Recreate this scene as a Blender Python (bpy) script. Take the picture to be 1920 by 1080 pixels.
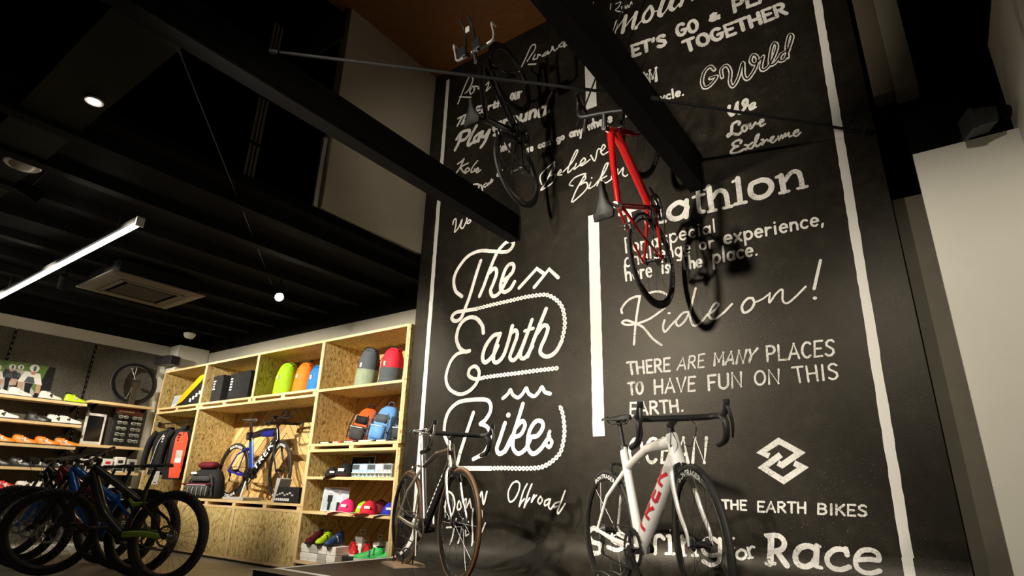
import bpy, math, random
from mathutils import Vector, Matrix
for o in list(bpy.data.objects): bpy.data.objects.remove(o)
SC = bpy.context.scene; COL = SC.collection
rad = math.radians; PI = math.pi
# ------------------------------------------------------------------ camera
PITCH, ROLL, YAW, FPX = rad(19.6), rad(1.55), rad(36.1), 1076.0
_fw = Vector((-math.sin(YAW)*math.cos(PITCH), math.cos(YAW)*math.cos(PITCH), math.sin(PITCH)))
_r0 = Vector((math.cos(YAW), math.sin(YAW), 0)); _u0 = _r0.cross(_fw)
_rt = _r0*math.cos(ROLL) + _u0*math.sin(ROLL); _up = _u0*math.cos(ROLL) - _r0*math.sin(ROLL)
cd = bpy.data.cameras.new('camera'); cd.sensor_width = 36; cd.lens = 36*FPX/1920; cd.clip_start = .05; cd.clip_end = 60
cam = bpy.data.objects.new('camera', cd); COL.objects.link(cam)
m3 = Matrix((_rt, _up, -_fw)).transposed()
cam.matrix_world = Matrix.Translation((0, 0, .8)) @ m3.to_4x4()
SC.camera = cam
# ------------------------------------------------------------------ world, exposure
w = bpy.data.worlds.new('world'); SC.world = w; w.use_nodes = True
w.node_tree.nodes['Background'].inputs[0].default_value = (.9, .85, .7, 1)
w.node_tree.nodes['Background'].inputs[1].default_value = .0022
vs = SC.view_settings; vs.view_transform = 'Standard'; vs.look = 'None'; vs.gamma = 1; vs.exposure = 0; vs.use_curve_mapping = False
# ------------------------------------------------------------------ lamps of the shop (ceiling spotlights)
WARM = (1, .90, .73); NEUT = (1, .93, .82)
def spot(loc, tgt, power, angle, blend=.6, size=.04, col=NEUT):
    l = bpy.data.lights.new('spot_light', 'SPOT'); l.energy = power; l.spot_size = rad(angle); l.spot_blend = blend
    l.shadow_soft_size = size; l.color = col
    o = bpy.data.objects.new('spot_light', l); COL.objects.link(o); o.location = loc
    d = Vector(tgt)-Vector(loc); o.rotation_euler = d.to_track_quat('-Z', 'Y').to_euler()
    return o
# mural and road bikes, all but the last are lamps on the near track above and behind the camera
spot((-2.72, .1, 2.66), (-2.15, 3.9, 1.95), 800, 72, 1, .11, (1, .90, .74))
spot((-3.1, .45, 2.76), (-2.5, 3.8, .45), 620, 46, .9, .04, (1, .90, .74))
spot((-.35, -1.0, 2.85), (-1.0, 3.3, .5), 600, 23, .9, .04, (1, .92, .78))
spot((-.9, -.6, 2.8), (-1.05, 3.9, 4.1), 520, 36, 1, .04, (1, .90, .74))
spot((-2.85, .4, 3.7), (-2.75, 3.9, 3.95), 190, 62, 1, .04, (1, .90, .74))
spot((-.25, .4, 2.85), (.42, 3.5, 1.35), 215, 50, .9, .04, (1, .91, .76))
spot((-3.75, .2, 2.76), (-4.75, 3.95, .45), 330, 32, .9, .05, (1, .92, .78))  # spot added to brighten the boxes at the foot of the shelves
# shop side
SHOP = [((-8.2, 1.25, 2.72), (-8.45, 4.1, 1.75), 520, 62), ((-6.7, 1.05, 2.72), (-6.85, 4.1, 1.75), 900, 60),
        ((-5.0, 1.05, 2.72), (-4.85, 4.1, 1.65), 900, 56), ((-7.4, 1.9, 2.72), (-9.4, 2.65, .9), 260, 62),
        ((-5.42, 3.25, 2.68), (-1.6, 2.2, .2), 150, 80)]
for a, b, p, an in SHOP: spot(a, b, p, an, .8, .04, WARM)
# ------------------------------------------------------------------ materials
MATS = {}
def nt(name):
    m = bpy.data.materials.new(name); m.use_nodes = True
    return m, m.node_tree, m.node_tree.nodes['Principled BSDF']
def noise(t, scale, detail=4, rough=.6, vec=None, dist=0):
    n = t.nodes.new('ShaderNodeTexNoise'); n.inputs['Scale'].default_value = scale; n.inputs['Detail'].default_value = detail
    n.inputs['Roughness'].default_value = rough; n.inputs['Distortion'].default_value = dist
    if vec is not None: t.links.new(vec, n.inputs['Vector'])
    return n
def ramp(t, src, stops):
    r = t.nodes.new('ShaderNodeValToRGB'); e = r.color_ramp.elements
    while len(e) < len(stops): e.new(.5)
    for i, (p, c) in enumerate(stops): e[i].position = p; e[i].color = (*c, 1)
    t.links.new(src, r.inputs[0]); return r
def coords(t, scale=(1, 1, 1), rot=(0, 0, 0)):
    c = t.nodes.new('ShaderNodeTexCoord'); mp = t.nodes.new('ShaderNodeMapping')
    mp.inputs['Scale'].default_value = scale; mp.inputs['Rotation'].default_value = rot
    t.links.new(c.outputs['Object'], mp.inputs[0]); return mp.outputs[0]
def bump(t, b, src, s=.3, d=.01):
    n = t.nodes.new('ShaderNodeBump'); n.inputs['Strength'].default_value = s; n.inputs['Distance'].default_value = d
    t.links.new(src, n.inputs['Height']); t.links.new(n.outputs[0], b.inputs['Normal'])
def pm(name, col, rough=.5, metal=0, coat=0, var=.12, scale=30, spec=.5):
    """plain material with slight procedural mottling"""
    if name in MATS: return MATS[name]
    m, t, b = nt(name)
    n = noise(t, scale, 3, .6, coords(t))
    lo = tuple(c*(1-var) for c in col); hi = tuple(min(1, c*(1+var)) for c in col)
    r = ramp(t, n.outputs[0], [(.3, lo), (.7, hi)])
    t.links.new(r.outputs[0], b.inputs['Base Color'])
    b.inputs['Roughness'].default_value = rough; b.inputs['Metallic'].default_value = metal
    b.inputs['Coat Weight'].default_value = coat; b.inputs['Specular IOR Level'].default_value = spec
    MATS[name] = m; return m
def em(name, col, s):
    m, t, b = nt(name); b.inputs['Emission Color'].default_value = (*col, 1); b.inputs['Emission Strength'].default_value = s
    b.inputs['Base Color'].default_value = (*col, 1); MATS[name] = m; return m
# blackboard wall: charcoal render, mottled, speckled with chalk dust
m, t, b = nt('blackboard'); v = coords(t)
n1 = noise(t, 1.3, 6, .62, v); n2 = noise(t, 9, 5, .7, v); n3 = noise(t, 120, 2, .5, v)
mx = t.nodes.new('ShaderNodeMix'); mx.data_type = 'FLOAT'; mx.inputs[0].default_value = .45
t.links.new(n1.outputs[0], mx.inputs[2]); t.links.new(n2.outputs[0], mx.inputs[3])
r = ramp(t, mx.outputs[0], [(.34, (.0075, .0064, .0048)), (.5, (.0145, .0122, .009)), (.66, (.031, .026, .0185))])
vo = t.nodes.new('ShaderNodeTexVoronoi'); vo.inputs['Scale'].default_value = 55; t.links.new(v, vo.inputs['Vector'])
sp = ramp(t, vo.outputs['Distance'], [(.0, (1, 1, 1)), (.15, (0, 0, 0))])
ng = noise(t, 2.2, 4, .6, v); rg = ramp(t, ng.outputs[0], [(.5, (0, 0, 0)), (.62, (1, 1, 1))])
mu = t.nodes.new('ShaderNodeMath'); mu.operation = 'MULTIPLY'; t.links.new(sp.outputs[0], mu.inputs[0]); t.links.new(rg.outputs[0], mu.inputs[1])
ad = t.nodes.new('ShaderNodeMix'); ad.data_type = 'RGBA'; t.links.new(mu.outputs[0], ad.inputs[0])
t.links.new(r.outputs[0], ad.inputs[6]); ad.inputs[7].default_value = (.32, .27, .19, 1)
t.links.new(ad.outputs[2], b.inputs['Base Color']); b.inputs['Roughness'].default_value = .42; b.inputs['Specular IOR Level'].default_value = .24; b.inputs['Specular Tint'].default_value = (1, .93, .8, 1)
bump(t, b, n3.outputs[0], .22, .003); MATS['blackboard'] = m
# chalk paint: white with worn grain
def chalk(name, thr, dark):
    m, t, b = nt(name); v = coords(t)
    n = noise(t, 95, 4, .75, v); n2 = noise(t, 5, 3, .6, v)
    mx = t.nodes.new('ShaderNodeMix'); mx.data_type = 'FLOAT'; mx.inputs[0].default_value = .4
    t.links.new(n.outputs[0], mx.inputs[2]); t.links.new(n2.outputs[0], mx.inputs[3])
    r = ramp(t, mx.outputs[0], [(thr-.06, dark), (thr, (.62, .60, .56)), (thr+.12, (.88, .86, .82))])
    t.links.new(r.outputs[0], b.inputs['Base Color']); b.inputs['Roughness'].default_value = .8
    MATS[name] = m
chalk('chalk', .40, (.10, .09, .08)); chalk('chalk_worn', .43, (.08, .07, .06)); chalk('stripe_paint', .30, (.4, .38, .35))
# oriented strand board
m, t, b = nt('osb'); v = coords(t, (1, 1, 1))
cols = []
nz = noise(t, 7, 2, .5, v)
wv = t.nodes.new('ShaderNodeMix'); wv.data_type = 'RGBA'; wv.inputs[0].default_value = .07
t.links.new(v, wv.inputs[6]); t.links.new(nz.outputs['Color'], wv.inputs[7])
mp2 = t.nodes.new('ShaderNodeMapping'); mp2.inputs['Scale'].default_value = (85, 85, 30); mp2.inputs['Rotation'].default_value = (.3, .5, .2); t.links.new(wv.outputs[2], mp2.inputs[0])
vo = t.nodes.new('ShaderNodeTexVoronoi'); vo.inputs['Scale'].default_value = 1.0; vo.inputs['Randomness'].default_value = 1; t.links.new(mp2.outputs[0], vo.inputs['Vector'])
sx = t.nodes.new('ShaderNodeSeparateColor'); t.links.new(vo.outputs['Color'], sx.inputs[0])
r = ramp(t, sx.outputs[0], [(.0, (.24, .13, .035)), (.12, (.46, .31, .10)), (.5, (.66, .50, .20)), (.85, (.73, .57, .26)), (1, (.82, .68, .38))])
nf = noise(t, 60, 3, .7, v); rf = ramp(t, nf.outputs[0], [(.3, (.72, .72, .72)), (.65, (1.05, 1.05, 1.05))])
mm = t.nodes.new('ShaderNodeMix'); mm.data_type = 'RGBA'; mm.blend_type = 'MULTIPLY'; mm.inputs[0].default_value = 1
t.links.new(r.outputs[0], mm.inputs[6]); t.links.new(rf.outputs[0], mm.inputs[7]); t.links.new(mm.outputs[2], b.inputs['Base Color'])
b.inputs['Roughness'].default_value = .62; bump(t, b, sx.outputs[1], .2, .003); MATS['osb'] = m
def woodmat(name, c0, c1, scale, rough=.55):
    m, t, b = nt(name); v = coords(t, scale)
    n = noise(t, 3, 5, .65, v, .6); r = ramp(t, n.outputs[0], [(.3, c0), (.7, c1)])
    t.links.new(r.outputs[0], b.inputs['Base Color']); b.inputs['Roughness'].default_value = rough; bump(t, b, n.outputs[0], .12, .002); MATS[name] = m
woodmat('pine', (.62, .42, .19), (.82, .62, .34), (2, 18, 18)); woodmat('pine_up', (.60, .40, .18), (.80, .60, .33), (18, 18, 2))
woodmat('plank', (.44, .26, .09), (.62, .40, .16), (3, 30, 30)); woodmat('plank_dark', (.34, .19, .06), (.52, .32, .12), (3, 30, 30)); woodmat('plank_light', (.52, .33, .12), (.72, .50, .22), (3, 30, 30)); woodmat('ceiling_wood', (.22, .085, .022), (.34, .14, .04), (3, 20, 20), .5)
woodmat('stand_wood', (.22, .15, .09), (.33, .24, .15), (4, 20, 20))
# concrete-like grey panel, floor
m, t, b = nt('grey_panel'); v = coords(t); n = noise(t, 45, 5, .75, v); n2 = noise(t, 3, 4, .6, v)
mx = t.nodes.new('ShaderNodeMix'); mx.data_type = 'FLOAT'; mx.inputs[0].default_value = .3; t.links.new(n.outputs[0], mx.inputs[2]); t.links.new(n2.outputs[0], mx.inputs[3])
r = ramp(t, mx.outputs[0], [(.38, (.045, .041, .032)), (.6, (.115, .105, .083))]); t.links.new(r.outputs[0], b.inputs['Base Color']); b.inputs['Roughness'].default_value = .8; bump(t, b, n.outputs[0], .2, .003); MATS['grey_panel'] = m
m, t, b = nt('concrete_floor'); v = coords(t); n = noise(t, 2.5, 6, .6, v); r = ramp(t, n.outputs[0], [(.35, (.36, .34, .29)), (.65, (.5, .47, .41))])
t.links.new(r.outputs[0], b.inputs['Base Color']); b.inputs['Roughness'].default_value = .35; MATS['concrete_floor'] = m
PL = [('white_wall', (.74, .72, .64), .7, 0, 0, .03, 2), ('cream_wall', (.66, .60, .46), .8, 0, 0, .05, 2), ('bulkhead_paint', (.28, .25, .19), .85, 0, 0, .05, 2, .2), ('bulkhead_shaded', (.15, .12, .085), .85, 0, 0, .05, 2, .2), ('beige_shaded', (.13, .115, .085), .8, 0, 0, .12, 4), ('black_paint', (.005, .005, .0046), .9, 0, 0, .2, 8, .08),
 ('black_steel', (.006, .006, .006), .75, 0, 0, .2, 6, .12), ('deck_steel', (.008, .008, .0072), .9, 0, 0, .2, 6, .08), ('green_beam', (.022, .023, .015), .9, 0, 0, .15, 3, .1),
 ('rubber', (.018, .018, .018), .65, 0, 0, .2, 40), ('rubber_brown', (.10, .045, .014), .55, 0, 0, .25, 20), ('matte_black', (.014, .014, .014), .5, 0, 0, .2, 30), ('gloss_black', (.010, .010, .011), .18, 0, .6, .1, 20),
 ('carbon', (.016, .016, .017), .3, 0, .4, .3, 80), ('silver', (.48, .47, .44), .3, 1, 0, .08, 30), ('chrome', (.75, .74, .72), .14, 1, 0, .05, 30), ('steel_dark', (.13, .13, .13), .35, 1, 0, .2, 60),
 ('gloss_white', (.83, .81, .77), .22, 0, .6, .03, 8), ('gloss_red', (.62, .012, .012), .22, 0, .7, .06, 10), ('decal_red', (.6, .03, .04), .4, 0, 0, .05, 20), ('decal_white', (.82, .82, .80), .45, 0, 0, .05, 20),
 ('blue_metal', (.012, .06, .42), .25, .3, .6, .1, 10), ('blue_deep', (.015, .018, .30), .25, .2, .6, .1, 10), ('bright_blue', (.02, .16, .62), .25, .2, .6, .1, 10), ('lime', (.25, .42, .015), .35, 0, .3, .1, 10), ('gunmetal', (.055, .052, .043), .35, .4, .3, .1, 10), ('dark_red', (.22, .008, .010), .3, 0, .5, .1, 10), ('warm_silver', (.55, .50, .42), .3, .8, .3, .06, 10),
 ('fab_lime', (.30, .58, .012), .6, 0, 0, .12, 14), ('fab_orange', (.75, .16, .01), .6, 0, 0, .12, 14), ('fab_blue', (.012, .13, .42), .6, 0, 0, .12, 14), ('fab_green_grey', (.26, .32, .23), .7, 0, 0, .12, 14), ('fab_slate', (.075, .09, .105), .7, 0, 0, .12, 14), ('fab_red', (.62, .025, .05), .6, 0, 0, .12, 14),
 ('fab_orange_red', (.74, .10, .02), .65, 0, 0, .12, 14), ('fab_sky', (.12, .30, .66), .65, 0, 0, .12, 14), ('fab_grey', (.16, .17, .165), .75, 0, 0, .15, 14), ('fab_black', (.016, .016, .017), .75, 0, 0, .25, 14), ('fab_charcoal', (.05, .05, .052), .75, 0, 0, .2, 14), ('fab_yellow', (.66, .45, .01), .6, 0, 0, .1, 14), ('fab_maroon', (.10, .010, .018), .7, 0, 0, .15, 14), ('fab_coral', (.85, .10, .045), .7, 0, 0, .08, 14),
 ('fab_pink', (.75, .03, .16), .6, 0, 0, .1, 14), ('fab_royal', (.02, .03, .42), .6, 0, 0, .1, 14), ('fab_teal', (.08, .17, .18), .7, 0, 0, .1, 14), ('fab_white', (.82, .80, .76), .6, 0, 0, .05, 14),
 ('shoe_white', (.80, .78, .73), .4, 0, .1, .06, 40), ('shoe_orange', (.85, .27, .015), .4, 0, .1, .08, 40), ('shoe_neon', (.50, .74, .015), .4, 0, .1, .08, 40), ('shoe_black', (.016, .016, .016), .4, 0, .1, .2, 40), ('shoe_red', (.65, .03, .03), .4, 0, .1, .1, 40), ('shoe_green', (.03, .55, .09), .5, 0, .1, .15, 40), ('shoe_navy', (.02, .06, .18), .5, 0, 0, .15, 40),
 ('card_white', (.78, .76, .71), .6, 0, 0, .04, 20), ('card_grey', (.42, .41, .38), .6, 0, 0, .05, 20), ('card_blue', (.36, .55, .78), .4, 0, 0, .3, 9), ('photo_sky', (.42, .50, .60), .35, 0, 0, .25, 6), ('photo_green', (.10, .19, .03), .35, 0, 0, .5, 18), ('photo_road', (.40, .40, .39), .35, 0, 0, .15, 10), ('screen', (.006, .006, .007), .12, 0, 0, .1, 10), ('skin_print', (.45, .26, .17), .5, 0, 0, .1, 20),
 ('dark_wood', (.045, .030, .018), .7, 0, 0, .2, 20), ('satin_silver', (.55, .54, .51), .5, .35, 0, .06, 20), ('back_wall', (.40, .38, .32), .8, 0, 0, .06, 3), ('plastic_white', (.72, .71, .67), .35, 0, 0, .03, 10), ('ac_panel', (.10, .09, .068), .5, 0, 0, .05, 6), ('clear_pack', (.50, .54, .58), .15, 0, .3, .5, 40), ('cable', (.012, .012, .012), .5, 0, 0, .1, 10)]
for p in PL:
    pm(p[0], *p[1:], **({'spec': .15} if p[0].startswith('fab_') else {}))
m, t, b = nt('glass_dome'); b.inputs['Base Color'].default_value = (.75, .73, .65, 1); b.inputs['Roughness'].default_value = .25; b.inputs['Transmission Weight'].default_value = .25; MATS['glass_dome'] = m
m, t, b = nt('lens_mirror'); v = coords(t); n = noise(t, 18, 2, .5, v); r = ramp(t, n.outputs[0], [(.35, (.12, .2, .35)), (.5, (.55, .5, .42)), (.65, (.2, .35, .3))]); t.links.new(r.outputs[0], b.inputs['Base Color']); b.inputs['Roughness'].default_value = .1; b.inputs['Metallic'].default_value = .8; MATS['lens_mirror'] = m
em('led_tube', (1, .96, .86), 9); em('lamp_glow', (1, .93, .78), 90); em('downlight_glow', (1, .88, .8), 14)
# ------------------------------------------------------------------ mesh helpers
def catmull(p, k=6):
    p = [Vector(q) for q in p]
    if len(p) < 3: return p
    out = []
    for i in range(len(p)-1):
        a = p[i-1] if i else p[0]*2-p[1]; b_, c = p[i], p[i+1]; d = p[i+2] if i+2 < len(p) else p[-1]*2-p[-2]
        for j in range(k):
            s = j/k
            out.append(.5*((2*b_)+(c-a)*s+(2*a-5*b_+4*c-d)*s*s+(3*b_-a-3*c+d)*s**3))
    out.append(p[-1]); return out
class MB:
    def __init__(s): s.v = []; s.f = []
    def add(s, vs_, fs):
        o = len(s.v); s.v += [tuple(q) for q in vs_]; s.f += [tuple(i+o for i in f) for f in fs]; return s
    def box(s, x0, x1, y0, y1, z0, z1, mtx=None):
        p = [Vector((x, y, z)) for z in (z0, z1) for y in (y0, y1) for x in (x0, x1)]
        if mtx is not None: p = [mtx @ q for q in p]
        return s.add(p, [(0, 2, 3, 1), (4, 5, 7, 6), (0, 1, 5, 4), (2, 6, 7, 3), (0, 4, 6, 2), (1, 3, 7, 5)])
    def rbox(s, x0, x1, y0, y1, z0, z1, r=.01, mtx=None):
        """box with chamfered edges"""
        cx, cy, cz = (x0+x1)/2, (y0+y1)/2, (z0+z1)/2; hx, hy, hz = (x1-x0)/2, (y1-y0)/2, (z1-z0)/2
        r = min(r, hx*.9, hy*.9, hz*.9); rings = []
        for z, i in ((-hz, r), (-hz+r, 0), (hz-r, 0), (hz, r)):
            a, c = hx-i, hy-i
            ring = [(a, -c+r), (a, c-r), (a-r, c), (-a+r, c), (-a, c-r), (-a, -c+r), (-a+r, -c), (a-r, -c)]
            rings.append([Vector((cx+x, cy+y, cz+z)) for x, y in ring])
        if mtx is not None: rings = [[mtx @ q for q in g] for g in rings]
        return s.loft(rings)
    def loft(s, rings, caps=True, closed=True):
        n = len(rings[0]); o = len(s.v)
        for g in rings: s.v += [tuple(q) for q in g]
        for i in range(len(rings)-1):
            for j in range(n if closed else n-1):
                k = (j+1) % n; s.f.append((o+i*n+j, o+i*n+k, o+(i+1)*n+k, o+(i+1)*n+j))
        if caps and closed:
            s.f.append(tuple(o+j for j in reversed(range(n)))); s.f.append(tuple(o+(len(rings)-1)*n+j for j in range(n)))
        return s
    def tube(s, path, r, n=8, ab=(1, 1), ref=(0, 1, 0), caps=True):
        path = [Vector(p) for p in path]; N = len(path); ref = Vector(ref); rings = []
        for i, p in enumerate(path):
            tg = (path[min(i+1, N-1)]-path[max(i-1, 0)]).normalized()
            sd = ref-tg*ref.dot(tg)
            if sd.length < 1e-3: sd = Vector((1, 0, 0))-tg*tg.x
            if sd.length < 1e-3: sd = Vector((0, 0, 1))
            sd.normalize(); nn = tg.cross(sd)
            rr = r if not isinstance(r, (list, tuple)) else (r[i] if len(r) == N else r[0]+(r[-1]-r[0])*i/max(1, N-1))
            rings.append([p+sd*(rr*ab[0]*math.cos(2*PI*j/n))+nn*(rr*ab[1]*math.sin(2*PI*j/n)) for j in range(n)])
        return s.loft(rings, caps)
    def lathe(s, prof, n=24, mtx=None, a0=0, a1=2*PI):
        """prof (radius, height) turned about local Z"""
        full = abs(a1-a0-2*PI) < 1e-6; rings = []
        for r, h in prof:
            rings.append([Vector((r*math.cos(a0+(a1-a0)*j/(n if full else n-1)), r*math.sin(a0+(a1-a0)*j/(n if full else n-1)), h)) for j in range(n)])
        if mtx is not None: rings = [[mtx @ q for q in g] for g in rings]
        return s.loft(rings, caps=full and prof[0][0] > 1e-5, closed=full)
    def ring(s, prof, n=40, c=(0, 0, 0)):
        """closed profile (radius, y) turned about Y (wheels)"""
        o = len(s.v); k = len(prof)
        for j in range(n):
            a = 2*PI*j/n
            for r, y in prof: s.v.append((c[0]+r*math.cos(a), c[1]+y, c[2]+r*math.sin(a)))
        for j in range(n):
            for i in range(k):
                a, b_ = j*k+i, j*k+(i+1) % k; c_, d = ((j+1) % n)*k+(i+1) % k, ((j+1) % n)*k+i
                s.f.append((o+a, o+b_, o+c_, o+d))
        return s
    def blob(s, c, r, e1=1, e2=1, nu=16, nv=10, mtx=None, v0=-PI/2, v1=PI/2):
        def sg(x, e): return math.copysign(abs(x)**e, x)
        rings = []
        for i in range(nv+1):
            a = v0+(v1-v0)*i/nv; ca = max(abs(math.cos(a)), .02)
            rings.append([Vector((c[0]+r[0]*ca**e1*sg(math.cos(2*PI*j/nu), e2), c[1]+r[1]*ca**e1*sg(math.sin(2*PI*j/nu), e2), c[2]+r[2]*sg(math.sin(a), e1))) for j in range(nu)])
        if mtx is not None: rings = [[mtx @ q for q in g] for g in rings]
        return s.loft(rings)
    def prism(s, poly, y0, y1, mtx=None):
        """polygon in XZ pushed along Y"""
        n = len(poly); p = [Vector((x, y0, z)) for x, z in poly]+[Vector((x, y1, z)) for x, z in poly]
        if mtx is not None: p = [mtx @ q for q in p]
        return s.add(p, [tuple(range(n)), tuple(range(2*n-1, n-1, -1))]+[(j, n+j, n+(j+1) % n, (j+1) % n) for j in range(n)])
    def mesh(s, name, smooth=35):
        me = bpy.data.meshes.new(name); me.from_pydata(s.v, [], s.f); me.validate()
        if smooth:
            me.shade_smooth(); me.set_sharp_from_angle(angle=rad(smooth))
        return me
    def build(s, name, mat, parent=None, smooth=35, mtx=None):
        return put(name, s.mesh(name, smooth), mat, parent, mtx)
def fixn(me):
    import bmesh
    bm = bmesh.new(); bm.from_mesh(me); bmesh.ops.recalc_face_normals(bm, faces=bm.faces); bm.to_mesh(me); bm.free()
def put(name, me, mat, parent=None, mtx=None):
    if mat and not me.materials: me.materials.append(MATS[mat])
    if not me.get('fx'): fixn(me); me['fx'] = 1
    o = bpy.data.objects.new(name, me); COL.objects.link(o)
    if parent is not None: o.parent = parent
    if mtx is not None: o.matrix_local = mtx
    return o
def tag(o, label=None, cat=None, group=None, kind=None):
    if label: o['label'] = label
    if cat: o['category'] = cat
    if group: o['group'] = group
    if kind: o['kind'] = kind
    return o
def thing(name, label, cat, mtx=None, group=None):
    o = bpy.data.objects.new(name, None); o.empty_display_size = .1; COL.objects.link(o)
    if mtx is not None: o.matrix_world = mtx
    return tag(o, label, cat, group)
def T(x, y, z, rz=0, rx=0, ry=0): return Matrix.Translation((x, y, z)) @ Matrix.Rotation(rad(rz), 4, 'Z') @ Matrix.Rotation(rad(ry), 4, 'Y') @ Matrix.Rotation(rad(rx), 4, 'X')
def struct(name, mb, mat, parent=None, smooth=0):
    o = mb.build(name, mat, parent, smooth)
    if parent is None: o['kind'] = 'structure'
    return o
random.seed(4)
# ================================================================== the setting
MY = 3.9                                   # face of the mural wall
struct('floor', MB().box(-9.7, 3, -3.5, 4.7, -.1, 0), 'concrete_floor')
wall = struct('wall_mural', MB().box(-4.03, .03, MY, 4.12, 0, 5.36), 'blackboard')
pf = [(2.45, 0), (2.45, .27), (MY-.26, .27)]+[(MY-.26+.26*math.sin(a), .27+.26-.26*math.cos(a)) for a in [PI/2*i/10 for i in range(1, 11)]]+[(MY, 0)]
mb = MB(); mb.loft([[Vector((x, y, z)) for y, z in pf] for x in (-3.86, .03)])
plat = struct('floor_platform', mb, 'blackboard', None, 30)
struct('wall_back', MB().box(-9.7, -4.03, 4.45, 4.6, 0, 2.76), 'back_wall')
struct('wall_back_upper', MB().box(-9.7, -4.03, 4.44, 4.6, 2.76, 5.4), 'black_paint')
wl = struct('wall_left', MB().box(-9.6, -9.46, -3.5, 4.45, 0, 2.80), 'white_wall')
struct('wall_left_upper', MB().box(-9.6, -9.45, -3.5, 4.45, 2.80, 5.4), 'black_paint')
struct('wall_rear', MB().box(-9.7, 3, -3.6, -3.5, 0, 5.4), 'black_paint')
struct('ceiling', MB().box(-4.15, 3, -3.5, 4.5, 5.36, 5.46), 'ceiling_wood')
shopc = struct('ceiling_shop', MB().box(-9.6, -4.05, -3.5, 4.44, 3.02, 3.1), 'black_paint')
for i in range(9): MB().box(-9.3+i*.62, -9.2+i*.62, -3, 4.4, 2.93, 3.02).build('joist', 'deck_steel', shopc, 0)
struct('ceiling_upper_floor', MB().box(-9.6, -4.15, -3.5, 4.44, 5.36, 5.46), 'black_paint')
# upper storey: pale wall beside the mural and its dark doorway
struct('wall_upper_side', MB().box(-4.14, -4.03, 2.66, MY, 3.12, 5.36), 'cream_wall')
mb = MB(); mb.box(-4.62, -4.14, 2.66, 2.76, 5.02, 5.36).box(-4.2, -4.14, 2.66, 2.76, 3.1, 5.02).box(-9.4, -4.62, 2.66, 2.76, 3.1, 5.36)
struct('wall_upper_front', mb, 'black_paint')
struct('trim_1', MB().box(-4.62, -4.05, 2.63, 2.66, 5.0, 5.36), 'beige_shaded')
struct('trim_2', MB().box(-4.09, -4.065, 2.6, 2.64, 3.12, 3.82), 'plastic_white')
# right-hand side
struct('wall_recess', MB().box(.03, 1.4, 4.0, 4.1, 0, 2.6), 'beige_shaded')  # beige darkened, the shade of the recess is put into the colour
struct('wall_recess_upper', MB().box(.03, 3, 4.12, 4.2, 2.6, 5.36), 'black_paint')
struct('wall_partition', MB().box(.17, .64, 3.5, 3.54, 0, 2.62), 'white_wall')
struct('wall_right', MB().box(.62, .78, -3.4, 3.6, 0, 3.22), 'white_wall')
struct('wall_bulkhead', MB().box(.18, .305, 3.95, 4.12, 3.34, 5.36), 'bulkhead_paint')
struct('wall_bulkhead_return', MB().box(.06, .18, 3.99, 4.12, 3.37, 5.36), 'bulkhead_shaded')  # same bulkhead, its shaded side painted in a darker tone
# steel: two beams running out of the mural wall, one cross beam, rods
def beam(name, label, x0, x1, y0, y1, z0, z1, mat):
    o = thing(name, label, 'beam')
    horiz = (x1-x0) < (y1-y0)
    if horiz:
        MB().box(x0, x1, y0, y1, z0, z0+.02).build('lower_flange', mat, o, 0); MB().box(x0, x1, y0, y1, z1-.02, z1).build('upper_flange', mat, o, 0)
        MB().box(x0+.004, x1-.004, y0, y1-.012, z0+.02, z1-.02).build('web', mat, o, 0); MB().box(x0-.003, x1+.003, y1-.012, y1, z0-.003, z1+.003).build('end_plate', mat, o, 0)
    else:
        MB().box(x0, x1, y0, y1, z0, z0+.02).build('lower_flange', mat, o, 0); MB().box(x0, x1, y0, y1, z1-.02, z1).build('upper_flange', mat, o, 0)
        MB().box(x0, x1, y0+.004, y1-.004, z0+.02, z1-.02).build('web', mat, o, 0)
beam('steel_beam', 'black steel beam running into the mural above the word Triathlon', -1.19, -1.08, -3.3, MY-.001, 2.98, 3.27, 'black_steel')
beam('steel_beam', 'black steel beam running into the mural above the looped word The', -2.885, -2.77, -3.3, MY-.001, 2.97, 3.21, 'black_steel')
beam('cross_beam', 'wide dark green cross beam at the top left of the room', -9.4, -2.89, .60, .93, 2.97, 3.24, 'green_beam')
def rod(name, label, a, b, r, mat='cable'):
    a, b = Vector(a), Vector(b); t_ = (b-a).normalized()
    root = thing(name, label, 'brace')
    MB().tube([a, b], r, 8).build('rod', mat, root)
    for e, s_ in ((a, 1), (b, -1)): MB().tube([e, e+t_*s_*.05], r*1.7, 8).build('end_socket', mat, root)
rod('brace_rod', 'thin black brace rod crossing in front of the hanging black bicycle', (-2.765, 1.33, 3.19), (-1.195, 2.775, 3.145), .010)
rod('brace_rod', 'thin black brace rod crossing above the words We Love Extreme', (-1.075, 2.888, 3.137), (.0, 3.888, 3.05), .010)
rod('brace_rod', 'thin black wire stretched below the dark shop ceiling', (-2.95, .94, 3.0), (-5.9, 3.4, 2.99), .004)
rod('hanging_cord', 'thin black cord slanting down behind the red bicycle handlebar', (-1.15, 3.5, 5.355), (-1.94, 3.5, 3.63), .007)
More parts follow.
